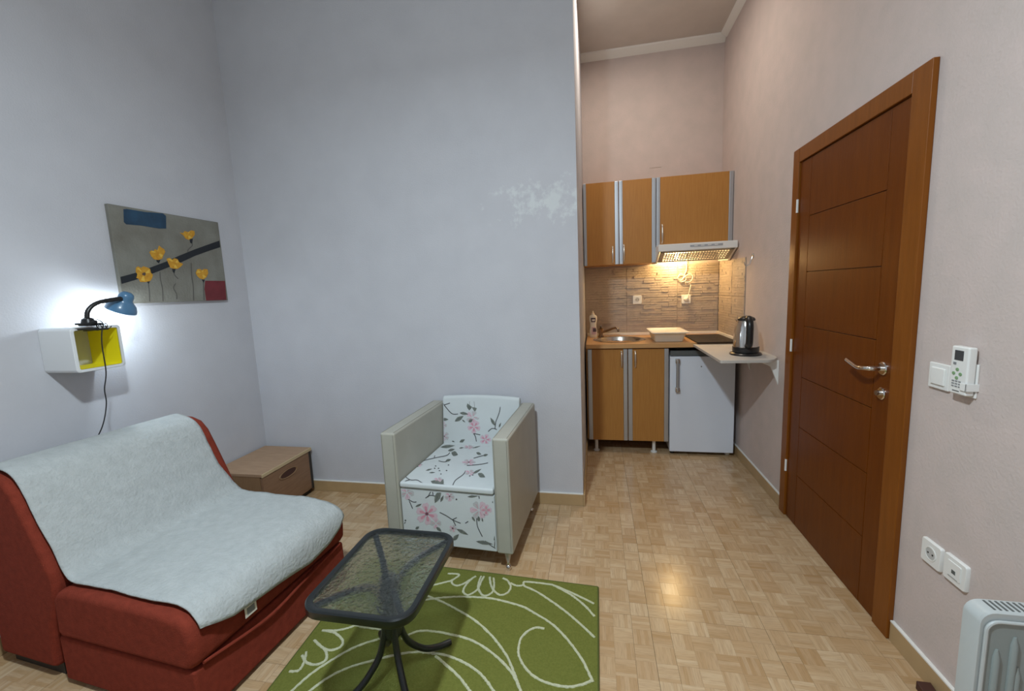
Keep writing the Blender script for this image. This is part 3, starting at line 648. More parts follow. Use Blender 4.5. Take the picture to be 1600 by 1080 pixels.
base = [(-.14, .02), (-.14, .20), (.525, .20), (.530, .02)]
MB().prism(base, -HW+.002, HW-.005, 'y').build('base', 'red', sofa, bevel=.012, seg=2, world=False)
MB().prism([(-.12, 0), (-.12, .03), (.50, .03), (.50, 0)], -HW+.03, HW-.03, 'y').build('plinth', 'dark', sofa, world=False)
# loose fabric skirt seam along the front
MB().tube(bez([(.533, -HW+.03, .215), (.540, -.1, .175), (.538, .1, .19), (.535, HW-.04, .21)], 8), .006, 8).build('front_seam', 'red', sofa, smooth=True, world=False)
# throw
th = [(-.50, .55), (-.497, .66), (-.480, .735), (-.448, .795), (-.40, .817), (-.335, .814), (-.275, .796), (-.235, .748), (-.20, .675), (-.155, .575), (-.112, .485), (-.085, .440), (-.05, .416), (.02, .411), (.12, .411), (.25, .411), (.38, .410), (.45, .406), (.505, .394), (.544, .360), (.556, .315), (.556, .265)]
tp = bez([(a, b, 0) for a, b in th], 5); NV = 48; rows = []
cum = [0]
for a, b in zip(tp[:-1], tp[1:]): cum.append(cum[-1]+(b-a).length)
tot = cum[-1]
def along(s):
    s = min(max(s, 0), tot)
    for k in range(len(cum)-1):
        if s <= cum[k+1]: f_ = (s-cum[k])/max(1e-9, cum[k+1]-cum[k]); return tp[k].lerp(tp[k+1], f_), (tp[k+1]-tp[k]).normalized()
    return tp[-1], (tp[-1]-tp[-2]).normalized()
def hem(v):     # how far the front hem hangs, by position across the seat
    P = [(.90, -.085), (.95, -.065), (1.0, -.048), (1.1, -.036), (1.2, -.026), (1.36, -.0), (1.48, -.012), (1.56, -.045), (1.62, -.10)]
    for (a, ha), (b, hb_) in zip(P[:-1], P[1:]):
        if a <= v <= b: return ha+(hb_-ha)*(v-a)/(b-a)
    return -.085
NS = 110
for j in range(NV+1):
    row = []
    for i in range(NS+1):
        fb = min(1, max(0, (i/NS-.45)/.12)); v = .897+(1.566+.036*fb-.897)*j/NV
        s = (tot+hem(v)-.0)*i/NS
        p, tg = along(s); nn = Vector((-tg.y, tg.x, 0))
        if nn.y < 0 and abs(tg.x) > .5: nn = -nn
        if abs(tg.x) <= .5: nn = Vector((1, 0, 0)) if p.x > -.3 else Vector((-1, 0, 0))
        lv = v-1.25
        wv = noise.noise(Vector((s*9, lv*2.2, 3)))*.006+noise.noise(Vector((s*30+lv*4, lv*5, 9)))*.0028+noise.noise(Vector((s*60, lv*30, 1)))*.0006
        edge = noise.noise(Vector((s*6, 7 if j < NV/2 else 2, 0)))*.006*(1 if j in (0, NV) else 0)
        p2 = p+nn*(.004+wv*.8+.003)
        row.append(Vector((p2.x, lv+edge, p2.y)))
    rows.append(row)
mb = MB(); mb.loft(rows, cap=False, close=False)
tw = mb.build('throw', 'throw', None, smooth=True, world=False)
tw.location = (so.x, so.y, 0); tw.rotation_euler = (0, 0, SA)
md = tw.modifiers.new('solid', 'SOLIDIFY'); md.thickness = .005; md.offset = 1
tag(tw, 'off-white textured throw spread over the red sofa', 'throw')
# care label under the hem
mb = MB(); mb.box((.556, 1.050-1.25, .258), (.5575, 1.098-1.25, .318)); mb.build('care_tag', 'ivory', tw, world=False)
mb = MB(); mb.box((.5576, 1.058-1.25, .266), (.5580, 1.090-1.25, .292)); mb.build('tag_print', 'btng', tw, world=False)
# nightstand
t = thing('nightstand', 'low brown wooden drawer box in the corner beside the sofa', 'nightstand', (-2.21, 2.32, 0))
nx0, nx1, ny0, ny1, nz = -2.400, -2.022, 2.092, 2.548, .338
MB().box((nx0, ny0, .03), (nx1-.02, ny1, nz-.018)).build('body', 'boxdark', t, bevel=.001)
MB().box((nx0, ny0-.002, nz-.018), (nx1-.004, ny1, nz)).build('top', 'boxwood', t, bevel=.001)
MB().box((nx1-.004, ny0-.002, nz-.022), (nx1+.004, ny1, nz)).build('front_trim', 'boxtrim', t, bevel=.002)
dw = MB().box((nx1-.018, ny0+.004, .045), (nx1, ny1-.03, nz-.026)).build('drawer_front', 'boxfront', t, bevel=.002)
MB().box((nx1-.020, ny1-.03, .035), (nx1-.006, ny1, nz-.024)).build('dark_side_strip', 'dark', t)  # dark strip filling the space beside the drawer front
MB().box((nx0+.01, ny0+.01, 0), (nx1-.03, ny1-.01, .035)).build('plinth', 'dark', t)
hc = Vector((nx1, (ny0+ny1)/2-.01, nz-.085)); el = []
MB().loft([[hc+Vector((.001+d, .088*k*math.cos(a), .028*k*math.sin(a))) for a in [2*math.pi*i/28 for i in range(28)]] for k, d in ((1, 0), (.97, .004), (.86, .004), (.80, 0))], cap=False).build('handle_rim', 'boxdark', dw, smooth=True)
MB().loft([[hc+Vector((.0006, .078*math.cos(2*math.pi*i/28), .021*math.sin(2*math.pi*i/28))) for i in range(28)], [hc+Vector((.0012, .078*math.cos(2*math.pi*i/28), .021*math.sin(2*math.pi*i/28))) for i in range(28)]]).build('finger_recess', 'brownwood', dw)
# painting
PX = XL+.022
pc = [at(174, 320, x=PX), at(342, 347, x=PX), at(355, 470, x=PX), at(187, 474, x=PX)]
y0p = (pc[0].y+pc[3].y)/2; y1p = (pc[1].y+pc[2].y)/2; z1p = (pc[0].z+pc[1].z)/2; z0p = (pc[2].z+pc[3].z)/2
pic = thing('painting', 'canvas painting of yellow flowers with black diagonal branch above the lamp', 'painting', (PX, (y0p+y1p)/2, z0p))
MB().box((XL+.001, y0p, z0p), (PX, y1p, z1p)).build('canvas', 'canvas', pic, bevel=.002)
def zp(x, y): return 160+x/6.352, 310+y/6.352
def onpic(x, y, d):
    q = at(*zp(x, y), x=PX)
    return Vector((PX+d, min(max(q.y, y0p+.002), y1p-.002), min(max(q.z, z0p+.002), z1p-.002)))
def flat(parent, name, m, polys, d):
    mb = MB()
    for P in polys: mb.add([onpic(x, y, d) for x, y in P]+[onpic(x, y, 0) for x, y in P], [list(range(len(P)))]+[(i, (i+1) % len(P), len(P)+(i+1) % len(P), len(P)+i) for i in range(len(P))])
    return mb.build(name, m, parent)
flat(pic, 'painted_blue_block', 'cblue', [[(208, 108), (240, 105), (420, 135), (600, 150), (630, 175), (632, 300), (560, 300), (380, 270), (235, 258), (212, 235)]], .0012)
flat(pic, 'painted_branch', 'cblack', [[(178, 780), (330, 740), (480, 685), (640, 625), (760, 570), (920, 505), (1060, 455), (1160, 420), (1168, 485), (1060, 520), (920, 570), (780, 635), (640, 690), (500, 745), (340, 805), (190, 850)]], .0012)
flat(pic, 'painted_red_block', 'cred', [[(1020, 818), (1215, 820), (1230, 1008), (1030, 1015), (1012, 900)]], .0012)
def petals(cx, cy, rx, ry, n, a0=0, span=360, inner=.45, jag=.2):
    P = []
    random.seed(int(cx+cy))
    N = n*6
    for i in range(N+1 if span < 360 else N):
        a = math.radians(a0+span*i/N); k = 1-inner*.5*(1-abs(math.sin(math.pi*n*i/N*1.0)))-random.random()*jag*.4
        P.append((cx+rx*k*math.cos(a), cy-ry*k*math.sin(a)))
    return P
def ribbon2(pts, w0, w1=None):
    w1 = w0 if w1 is None else w1; P = bez([(x, y, 0) for x, y in pts], 5); L_, R_ = [], []
    for i, p in enumerate(P):
        t_ = (P[min(i+1, len(P)-1)]-P[max(0, i-1)]).normalized(); n2 = Vector((-t_.y, t_.x, 0)); wd = (w0+(w1-w0)*i/(len(P)-1))/2
        L_.append((p.x+n2.x*wd, p.y+n2.y*wd)); R_.append((p.x-n2.x*wd, p.y-n2.y*wd))
    return L_+R_[::-1]
stems = [[(455, 840), (465, 930), (468, 1025)], [(570, 730), (575, 800), (595, 900), (600, 1020)], [(705, 715), (715, 760), (750, 800)], [(725, 845), (705, 890), (735, 950), (738, 1000)], [(880, 640), (885, 760), (900, 870), (905, 1010)], [(885, 440), (890, 470), (850, 510), (850, 540)], [(1000, 820), (1005, 920), (1008, 1010)]]
for s_ in stems: flat(pic, 'painted_stem', 'cstem', [ribbon2(s_, 9)], .001)
for s_ in ([(865, 405), (895, 400), (890, 450), (870, 440)], [(535, 612), (575, 612), (560, 645), (540, 630)], [(692, 700), (725, 700), (712, 745), (698, 730)], [(985, 805), (1015, 808), (1004, 840)], [(435, 820), (470, 820), (458, 850)]):
    flat(pic, 'painted_calyx', 'cblack', [s_], .0014)
FL = [[(332, 690), (350, 676), (385, 690), (405, 675), (440, 685), (470, 700), (480, 740), (500, 760), (488, 800), (470, 822), (420, 832), (375, 830), (360, 800), (335, 790), (345, 755), (330, 730)],
 [(465, 535), (485, 515), (505, 530), (520, 505), (545, 515), (560, 470), (585, 490), (610, 505), (622, 530), (605, 565), (590, 600), (555, 612), (510, 605), (485, 575)],
 [(635, 600), (665, 590), (690, 610), (715, 595), (745, 605), (760, 635), (800, 650), (780, 675), (745, 700), (710, 700), (675, 690), (655, 650)],
 [(765, 340), (800, 345), (815, 325), (850, 335), (880, 318), (912, 325), (915, 360), (890, 395), (855, 412), (825, 400), (805, 370)],
 [(925, 740), (940, 705), (965, 700), (985, 715), (1010, 700), (1042, 705), (1048, 745), (1030, 785), (1000, 805), (965, 795), (940, 770)]]
for P in FL:
    flat(pic, 'painted_flower', 'cyel', [P], .0018)
    mx_, my_ = sum(x for x, y in P)/len(P), sum(y for x, y in P)/len(P)
    for k in (0, len(P)//3, 2*len(P)//3):
        a_, b_ = P[k], P[(k+1) % len(P)]
        flat(pic, 'painted_highlight', 'cyel2', [[(mx_+(a_[0]-mx_)*.9, my_+(a_[1]-my_)*.9), (mx_+(b_[0]-mx_)*.8, my_+(b_[1]-my_)*.8), (mx_+(b_[0]-mx_)*.3, my_+(b_[1]-my_)*.3), (mx_+(a_[0]-mx_)*.35, my_+(a_[1]-my_)*.35)]], .0022)
flat(pic, 'painted_flower_eye', 'cbrown', [petals(410, 752, 20, 18, 3)], .0026)
random.seed(11)
# wall cube shelf
sy0, sy1, sz0, sz1, sx1 = 1.402, 1.600, 1.112, 1.312, XL+.185
t = thing('cube_shelf', 'white open cube wall shelf with yellow lining under the lamp', 'shelf', (XL, (sy0+sy1)/2, sz0))
def ring4(y0, z0, y1, z1, r, x): return [Vector((x, y, z)) for y, z in rrect(y0, z0, y1, z1, r, 5)]
mb = MB(); T = .014
mb.loft([ring4(sy0, sz0, sy1, sz1, .016, XL+.001), ring4(sy0, sz0, sy1, sz1, .016, sx1-.002), ring4(sy0+.002, sz0+.002, sy1-.002, sz1-.002, .015, sx1), ring4(sy0+T-.001, sz0+T-.001, sy1-T+.001, sz1-T+.001, .008, sx1), ring4(sy0+T-.001, sz0+T-.001, sy1-T+.001, sz1-T+.001, .008, XL+.001)], cap=False).build('shell', 'shelfwhite', t, smooth=True)
mb = MB(); mb.loft([ring4(sy0+T, sz0+T, sy1-T, sz1-T, .008, sx1-.004), ring4(sy0+T, sz0+T, sy1-T, sz1-T, .008, XL+.001), ring4(sy0+T-.001, sz0+T-.001, sy1-T+.001, sz1-T+.001, .008, XL+.001), ring4(sy0+T-.001, sz0+T-.001, sy1-T+.001, sz1-T+.001, .008, sx1-.004)], cap=False); mb.build('lining', 'yellow', t, smooth=True)
# clip lamp
cx_ = sx1-.03; base_l = Vector((cx_, 1.492, sz1))
lamp = thing('clip_lamp', 'blue clip-on desk lamp with black gooseneck on the cube shelf', 'lamp', tuple(base_l))
P0 = base_l+Vector((0, 0, .028)); P3 = Vector((cx_+.01, 1.640, 1.434))
mb = MB(); mb.box((cx_-.02, 1.465, sz1+.002), (cx_+.035, 1.535, sz1+.014)); mb.build('upper_jaw', 'black', lamp, bevel=.004)
mb = MB(); mb.box((cx_+.02, 1.455, sz1-.020), (cx_+.048, 1.540, sz1-.012)); mb.build('lower_jaw', 'black', lamp, bevel=.003)
MB().tube([(cx_+.035, 1.50, sz1+.02), (cx_+.05, 1.46, sz1+.012), (cx_+.055, 1.41, sz1+.016)], [.008, .006, .004], 10).build('grip', 'black', lamp, smooth=True)
MB().tube([(cx_+.040, 1.50, sz1-.014), (cx_+.052, 1.46, sz1-.010), (cx_+.056, 1.415, sz1-.008)], [.008, .006, .004], 10).build('grip', 'black', lamp, smooth=True)
mb = MB(); mb.lathe([(.022, .012), (.026, .018), (.022, .034), (.012, .040)], base_l+Vector((.008, -.002, 0)), seg=18); mb.build('swivel', 'black', lamp, smooth=True)
spr = MB(); pts = []
for i in range(61):
    a = i/60*math.pi*6; pts.append((cx_+.045+.012*math.cos(a), 1.495+i/60*.05, sz1-.002+.012*math.sin(a)))
spr.tube(pts, .002, 6).build('spring', 'black', lamp, smooth=True)
gp = bez([P0, P0+Vector((0, .012, .045)), P0+Vector((.005, .055, .078)), P3], 10)
MB().tube(gp, [.0095+.0012*(i % 2) for i in range(len(gp))], 12).build('gooseneck', 'black', lamp, smooth=True)
ax = Vector((-.42, -.16, -.89)).normalized(); top = Vector((cx_+.010, 1.674, 1.464))
MB().lathe([(.004, 0), (.016, .002), (.026, .010), (.030, .022), (.030, .040), (.036, .050), (.052, .066), (.061, .088), (.062, .098), (.060, .098), (.059, .088), (.050, .068), (.034, .052), (.027, .040), (.027, .022), (.014, .006), (.004, .005)], top, ax, 36, cap=False).build('shade', 'blue', lamp, smooth=True)
bc = top+ax*.078
MB().lathe([(.004, -.04), (.012, -.034), (.014, -.02), (.024, -.004), (.027, .008), (.022, .022), (.008, .030), (.001, .031)], bc, ax, 20).build('bulb', 'bulb_desk', lamp, smooth=True)
l = bpy.data.lights.new('clip_lamp_light', 'POINT'); l.energy = 3.2; l.color = (.85, .95, 1); l.shadow_soft_size = .02
o = bpy.data.objects.new('clip_lamp_light', l); o.location = bc+ax*.055; col.objects.link(o)
cab = [(cx_+.03, 1.51, sz1+.03), (cx_+.055, 1.515, sz1+.01), (cx_+.06, 1.500, sz1-.03), (cx_+.056, 1.495, 1.22), (cx_+.05, 1.497, 1.10), (cx_+.03, 1.493, 1.02), (cx_+.02, 1.497, .95), (cx_+.01, 1.478, .86), (cx_-.04, 1.47, .78), (cx_-.10, 1.46, .70), (XL+.03, 1.45, .5), (XL+.03, 1.44, .2), (XL+.04, 1.44, .012)]
MB().tube(bez(cab, 6), .0024, 8).build('power_cord', 'black', lamp, smooth=True)
# ================================================================== armchair
CA = math.radians(-3.2); chO = Vector((-.757, 1.880, 0))
ch = thing('armchair', 'beige leather box armchair with floral seat against the back wall', 'armchair', tuple(chO), CA)
CX, CY = Vector((math.cos(CA), math.sin(CA), 0)), Vector((-math.sin(CA), math.cos(CA), 0))
W2, AT, DEP, AH, AZ = .342, .084, .650, .697, .102
for s_ in (-1, 1):
    a, b = (W2-AT, W2) if s_ > 0 else (-W2, -W2+AT)
    ar = MB().box((a, 0, AZ), (b, DEP, AH)).build('armrest', 'leather', ch, bevel=.012, seg=3, world=False)
    for x in (a+.010, b-.010):
        MB().tube([(x, -.0006, AZ+.02), (x, -.0006, AH-.012), (x, .012, AH+.0004), (x, DEP-.02, AH+.0004)], .0012, 6).build('stitching', 'stitch', ar, world=False)
SZ = .437; IX = W2-AT
fp_ = MB().box((-IX+.002, .012, AZ), (IX-.002, .05, .402)).build('front_panel', 'fabric', ch, bevel=.006, world=False)
sc_ = MB().box((-IX+.004, .002, .406), (IX-.004, .585, SZ)).build('seat_cushion', 'fabric', ch, bevel=.010, seg=3, world=False)
MB().box((-IX+.002, .03, AZ+.005), (IX-.002, .62, .404)).build('seat_base', 'leather', ch, world=False)
bt = [(.565, .41), (.600, .715), (.615, .735), (.64, .73), (DEP, .70), (DEP, .41)]
rings = []
for i in range(13):
    x = -IX+.003+(2*IX-.006)*i/12; k = 1-((i-6)/6)**2
    rings.append([Vector((x, y, z+(.012*k if z > .6 else 0))) for y, z in bt])
mb = MB(); mb.loft(rings); bk = mb.build('backrest', 'fabric', ch, bevel=.008, world=False)
MB().box((-IX, DEP-.03, AZ), (IX, DEP, .69)).build('back_shell', 'leather', ch, world=False)
for x in (-.285, .305):
    for y in (.035, DEP-.05):
        f_ = MB().lathe([(.006, .040), (.010, .055), (.019, AZ)], (x, y, 0), seg=18).build('foot', 'alu', ch, smooth=True, world=False)
        MB().lathe([(.006, 0), (.012, .003), (.0145, .013), (.012, .022), (.007, .026), (.009, .031), (.007, .037), (.006, .041)], (x, y, 0), seg=18).build('ball', 'chrome', f_, smooth=True, world=False)
# floral print
def loc2w(p): return chO+CX*p[0]+CY*p[1]+Vector((0, 0, p[2]))
planes = {'front': (loc2w((0, .012, 0)), -CY), 'seat': (loc2w((0, 0, SZ)), Vector((0, 0, 1))),
          'back': (loc2w((0, .565, .41)), None)}
d_ = (CY*(.600-.565)+Vector((0, 0, .305))).normalized(); nb = -(CY*.305-Vector((0, 0, .035))).normalized()
planes['back'] = (planes['back'][0], nb)
LIM = IX-.010
def inside(which, w_):
    l_ = w_-chO; x = l_.dot(CX); y = l_.dot(CY); z = l_.z
    x = min(max(x, -LIM), LIM)
    if which == 'front': z = min(max(z, AZ+.008), .394); return chO+CX*x+CY*y+Vector((0, 0, z))
    if which == 'seat': y = min(max(y, .014), .570); return chO+CX*x+CY*y+Vector((0, 0, z))
    z = min(max(z, .445), .708); y = .565+(z-.41)/.305*.035; return chO+CX*x+CY*y+Vector((0, 0, z))
class Print:
    def __init__(s, which, zx, zy, sc): s.w = which; s.z = (zx, zy, sc); s.lst = []
    def new(s, name): s.mb = MB(); s.lst.append((name, s.mb))
    def poly(s, pts, m, lay):
        p, n = planes[s.w]; s.mb.m = m
        q = [inside(s.w, onplane(s.z[0]+x/s.z[2], s.z[1]+y/s.z[2], p, n))+n*(.0006+lay*.00025) for x, y in pts]
        s.mb.add(q, [list(range(len(q)))])
    def leaf(s, a, b, w_, m=3):
        s.new('print_leaf')
        a, b = Vector((*a, 0)), Vector((*b, 0)); t_ = (b-a); n2 = Vector((-t_.y, t_.x, 0)).normalized()
        P = [(0, 0), (.15, .55), (.4, 1), (.65, .8), (.85, .4), (1, 0)]
        up = [a+t_*k+n2*w_*.5*h for k, h in P]; dn = [a+t_*k-n2*w_*.5*h for k, h in P[1:-1]]
        s.poly([(p.x, p.y) for p in up+dn[::-1]], m, 2)
        s.poly(ribbon2([(a.x, a.y), (b.x, b.y)], 3), 4, 3)
    def stem(s, pts, w_=9):
        s.new('print_stem')
        P = bez([(x, y, 0) for x, y in pts], 5)
        for i in range(len(P)-1): 
            t_ = (P[i+1]-P[i]).normalized(); n2 = Vector((-t_.y, t_.x, 0))*w_/2
            s.poly([(P[i].x+n2.x, P[i].y+n2.y), (P[i].x-n2.x, P[i].y-n2.y), (P[i+1].x-n2.x+t_.x, P[i+1].y-n2.y+t_.y), (P[i+1].x+n2.x+t_.x, P[i+1].y+n2.y+t_.y)], 4, 1)
    def flower(s, cx, cy, r, n=5, a0=0, tone=0, sq=1, eye=True):
        s.new('print_flower')
        for k in range(n):
            a = math.radians(a0+360*k/n)
            def pt(rad, da): return (cx+r*rad*math.cos(a+da), cy+r*sq*rad*math.sin(a+da))
            w_ = math.pi/n*.95
            s.poly([pt(.08, 0), pt(.5, -w_*.85), pt(.8, -w_*.8), pt(.97, -w_*.35), pt(.93, 0), pt(1, w_*.4), pt(.82, w_*.8), pt(.5, w_*.85)], 0 if (tone or k % 2) else 2, 1+k*.15)
            if tone: s.poly([pt(.05, 0), pt(.3, -w_*.6), pt(.62, -w_*.35), pt(.70, 0), pt(.6, w_*.4), pt(.3, w_*.6)], 1, 2.2+k*.1)
            else: s.poly(ribbon2([pt(.2, 0), pt(.7, .05)], 5), 1, 2.2)
        if eye:
            s.poly([(cx+r*.2*(1 if i % 2 else .55)*math.cos(2*math.pi*i/14), cy+r*sq*.2*(1 if i % 2 else .55)*math.sin(2*math.pi*i/14)) for i in range(14)], 5, 3.4)
    def dot(s, x, y, r=9, sq=1):
        s.new('print_bud'); s.poly([(x+r*math.cos(2*math.pi*i/8), y+r*sq*math.sin(2*math.pi*i/8)) for i in range(8)], 4, 2)
    def done(s, parent):
        for n, m in s.lst: m.build(n, ['petal', 'pink', 'pale', 'pleaf', 'pstem', 'plum'], parent)
p = Print('front', 610, 740, 6.75)
p.flower(385, 425, 120, 6, 20, 1); p.flower(175, 200, 78, 5, 10, 0, eye=False); p.flower(935, 385, 100, 6, 0, 0, eye=False); p.flower(1010, 385, 62, 4, 0, 1, eye=False); p.flower(625, 240, 55, 5, 15, 0); p.flower(480, 525, 60, 4, 0, 0, eye=False); p.flower(660, 580, 42, 5, 0, 0)
for a in (((470, 310), (535, 160), 60), ((905, 715), (1080, 745), 42), ((700, 585), (820, 645), 38), ((660, 705), (722, 640), 45), ((1092, 705), (1130, 635), 28), ((485, 565), (540, 612), 34), ((815, 245), (925, 235), 26), ((265, 350), (330, 320), 24), ((265, 585), (305, 560), 30), ((860, 455), (895, 505), 24), ((935, 505), (930, 450), 34), ((975, 510), (965, 465), 16), ((1075, 310), (1100, 285), 22), ((530, 300), (560, 230), 26), ((75, 380), (85, 340), 22)): p.leaf(*a)
for s_ in ([(520, 410), (590, 445), (660, 490), (740, 525)], [(660, 490), (690, 550)], [(910, 470), (920, 560), (970, 665)], [(370, 260), (420, 230), (480, 240)], [(440, 150), (450, 225)], [(185, 270), (240, 300), (275, 300)], [(200, 290), (235, 370)], [(925, 178), (938, 265)], [(1000, 710), (1060, 760), (1130, 800)], [(1098, 775), (1105, 690)], [(650, 490), (700, 465)], [(790, 525), (820, 505)], [(395, 250), (425, 190)], [(105, 555), (160, 515)]): p.stem(s_)
for x, y in ((697, 272), (688, 182), (160, 495), (655, 575)): p.dot(x, y)
p.done(fp_)
p = Print('seat', 620, 610, 6.75)
p.flower(760, 760, 75, 6, 0, 0, .45); p.flower(775, 870, 62, 5, 0, 0, .5, eye=False); p.flower(235, 785, 40, 5, 0, 0, .6); p.flower(760, 600, 55, 5, 0, 0, .4, eye=False); p.flower(440, 945, 55, 5, 0, 0, .5, eye=False)
for a in (((460, 602), (612, 585), 34), ((575, 660), (645, 682), 55), ((358, 960), (500, 1008), 62), ((465, 1010), (490, 940), 40), ((800, 882), (892, 832), 26), ((855, 880), (932, 918), 50), ((838, 660), (892, 678), 30), ((910, 692), (962, 678), 26), ((308, 848), (372, 830), 15), ((343, 871), (402, 868), 14), ((540, 640), (612, 622), 30), ((515, 748), (572, 730), 28), ((660, 612), (705, 606), 14), ((800, 612), (880, 590), 12), ((180, 790), (230, 808), 24)): p.leaf(*a)
for s_ in ([(250, 750), (400, 715), (520, 690), (560, 660)], [(65, 895), (140, 945), (220, 950), (290, 1000)], [(60, 980), (100, 955), (140, 945)], [(590, 1003), (620, 950), (700, 890), (725, 850)], [(810, 718), (890, 695), (930, 685)], [(440, 745), (500, 757), (560, 740)], [(395, 710), (402, 690)], [(740, 795), (860, 785), (960, 768)]): p.stem(s_, 8)
for x, y in ((450, 850), (465, 885), (525, 848), (545, 790), (400, 825), (440, 825), (410, 800), (770, 905), (800, 895)): p.dot(x, y, 9, .6)
p.done(sc_)
p = Print('back', 620, 610, 6.75)
p.flower(815, 385, 72, 5, 20, 1, eye=False); p.flower(800, 285, 72, 5, 0, 0, eye=False); p.flower(935, 520, 62, 5, 0, 1, eye=False); p.flower(500, 485, 55, 5, 30, 0); p.flower(490, 370, 40, 4, 0, 0, eye=False)
for a in (((765, 212), (770, 102), 60), ((825, 225), (815, 105), 55), ((612, 328), (705, 270), 45), ((665, 238), (755, 252), 34), ((1038, 375), (988, 288), 34), ((1078, 392), (1098, 342), 18), ((468, 305), (545, 308), 34), ((463, 290), (478, 205), 14), ((662, 550), (718, 518), 34), ((582, 533), (615, 552), 18), ((690, 310), (722, 338), 16), ((758, 335), (802, 305), 36), ((1248, 125), (1302, 112), 22)): p.leaf(*a)
for s_ in ([(457, 92), (500, 155), (580, 245), (645, 250)], [(500, 155), (560, 135)], [(1045, 72), (1085, 130), (1085, 220), (1045, 330)], [(1150, 78), (1095, 130)], [(1045, 330), (1035, 410)], [(1035, 405), (1000, 405), (965, 435)], [(1035, 405), (1055, 415)], [(810, 455), (830, 490), (840, 540)], [(810, 455), (880, 470)], [(490, 490), (510, 520)]): p.stem(s_, 9)
for x, y in ((1002, 100), (1020, 72), (710, 60)): p.dot(x, y, 8)
p.done(bk)
# ================================================================== rug and table
RZ = .011
rc = [Vector((-1.205, 1.875, 0)), Vector((-.011, 1.820, 0)), Vector((-.016, .16, 0)), Vector((-1.13, .12, 0))]
rug = thing('rug', 'olive green rug with cream swirl lines under the glass table', 'rug', (-.6, 1.0, 0))
MB().loft([rc, [p_+Vector((0, 0, RZ)) for p_ in rc]]).build('pile', 'rug', rug)
for a, b in zip(rc, rc[1:]+rc[:1]):
    MB().tube([a+Vector((0, 0, RZ-.004)), b+Vector((0, 0, RZ-.004))], .005, 8).build('binding', 'rugedge', rug, smooth=True)
zA = lambda x, y: (660+x/5.4, 880+y/5.4); zB = lambda x, y: (400+x/2.857, 800+y/2.857)
lines = [
 (zA, [(-260, 400), (-120, 340), (30, 310), (200, 290), (380, 285), (550, 295), (700, 325), (850, 370), (950, 425), (1060, 490), (1140, 555), (1220, 640), (1290, 730), (1350, 820), (1400, 920), (1440, 1005)], 0),
 (zA, [(1440, 985), (1350, 1025), (1230, 1045), (1100, 1025), (980, 980), (890, 910), (830, 820), (810, 740), (830, 640), (890, 575), (960, 545), (1030, 555)], 0),
 (zA, [(-150, 230), (-30, 255), (60, 285), (150, 320), (270, 380), (400, 455), (500, 530), (600, 630), (670, 720), (730, 820), (770, 920), (800, 1000), (830, 1080)], 1),
 (zB, [(540, 570), (590, 555), (640, 540)], 0),
 (zA, [(-180, 640), (-80, 590), (0, 572), (120, 580), (250, 605), (370, 635), (480, 685), (590, 760), (680, 840), (750, 920), (790, 990), (830, 1080)], 0),
 (zA, [(0, 755), (130, 765), (250, 795), (360, 845), (460, 910), (530, 980), (600, 1080)], 1),
 (zA, [(110, 785), (200, 860), (290, 940), (350, 1010), (400, 1080)], 1),
 (zA, [(860, 195), (960, 240), (1070, 310), (1170, 380), (1270, 460), (1360, 540), (1455, 630)], 0),
 (zA, [(1100, 185), (1200, 225), (1320, 280), (1460, 350)], 0),
 (zA, [(1110, 190), (1240, 260), (1330, 325), (1400, 390), (1465, 465)], 0),
 (zA, [(745, 170), (800, 192), (850, 185), (860, 160), (960, 165), (1100, 185)], 0),
 (zA, [(850, 180), (870, 200)], 0),
 (zA, [(-60, 240), (20, 205), (100, 185), (180, 165), (250, 145), (310, 98), (215, 90)], 0),
 (zA, [(250, 140), (250, 170), (280, 190), (330, 183), (380, 155), (450, 112)], 0),
 (zA, [(430, 122), (370, 180), (345, 240), (380, 270), (430, 250), (470, 215), (500, 150), (520, 112)], 0),
 (zA, [(495, 112), (470, 200), (500, 265), (540, 275), (590, 245), (605, 190), (600, 125)], 0),
 (zA, [(568, 118), (580, 190), (610, 240), (660, 270), (720, 250), (745, 200), (720, 150), (680, 128)], 0),
 (zB, [(540, 570), (440, 605), (350, 655), (250, 720), (160, 800)], 1),
 (zB, [(800, 635), (740, 625), (640, 635), (520, 665), (430, 690), (330, 735), (240, 800)], 1),
 (zB, [(340, 482), (400, 475), (440, 480), (440, 505), (400, 522), (350, 530), (295, 530)], 0),
 (zB, [(300, 530), (350, 540), (385, 570), (380, 600), (340, 617), (300, 608), (260, 572)], 0),
 (zB, [(268, 582), (310, 620), (312, 660), (270, 682), (225, 672), (205, 640)], 0),
 (zB, [(225, 625), (215, 670), (190, 708), (148, 712)], 0),
 (zB, [(440, 505), (480, 515), (550, 525), (600, 545)], 0)]
random.seed(5)
def in_rug(P):
    for a, b in zip(rc, rc[1:]+rc[:1]):
        e = (b-a); n2 = Vector((e.y, -e.x, 0)).normalized()
        if (P-a).dot(n2) < .012: return False
    return True
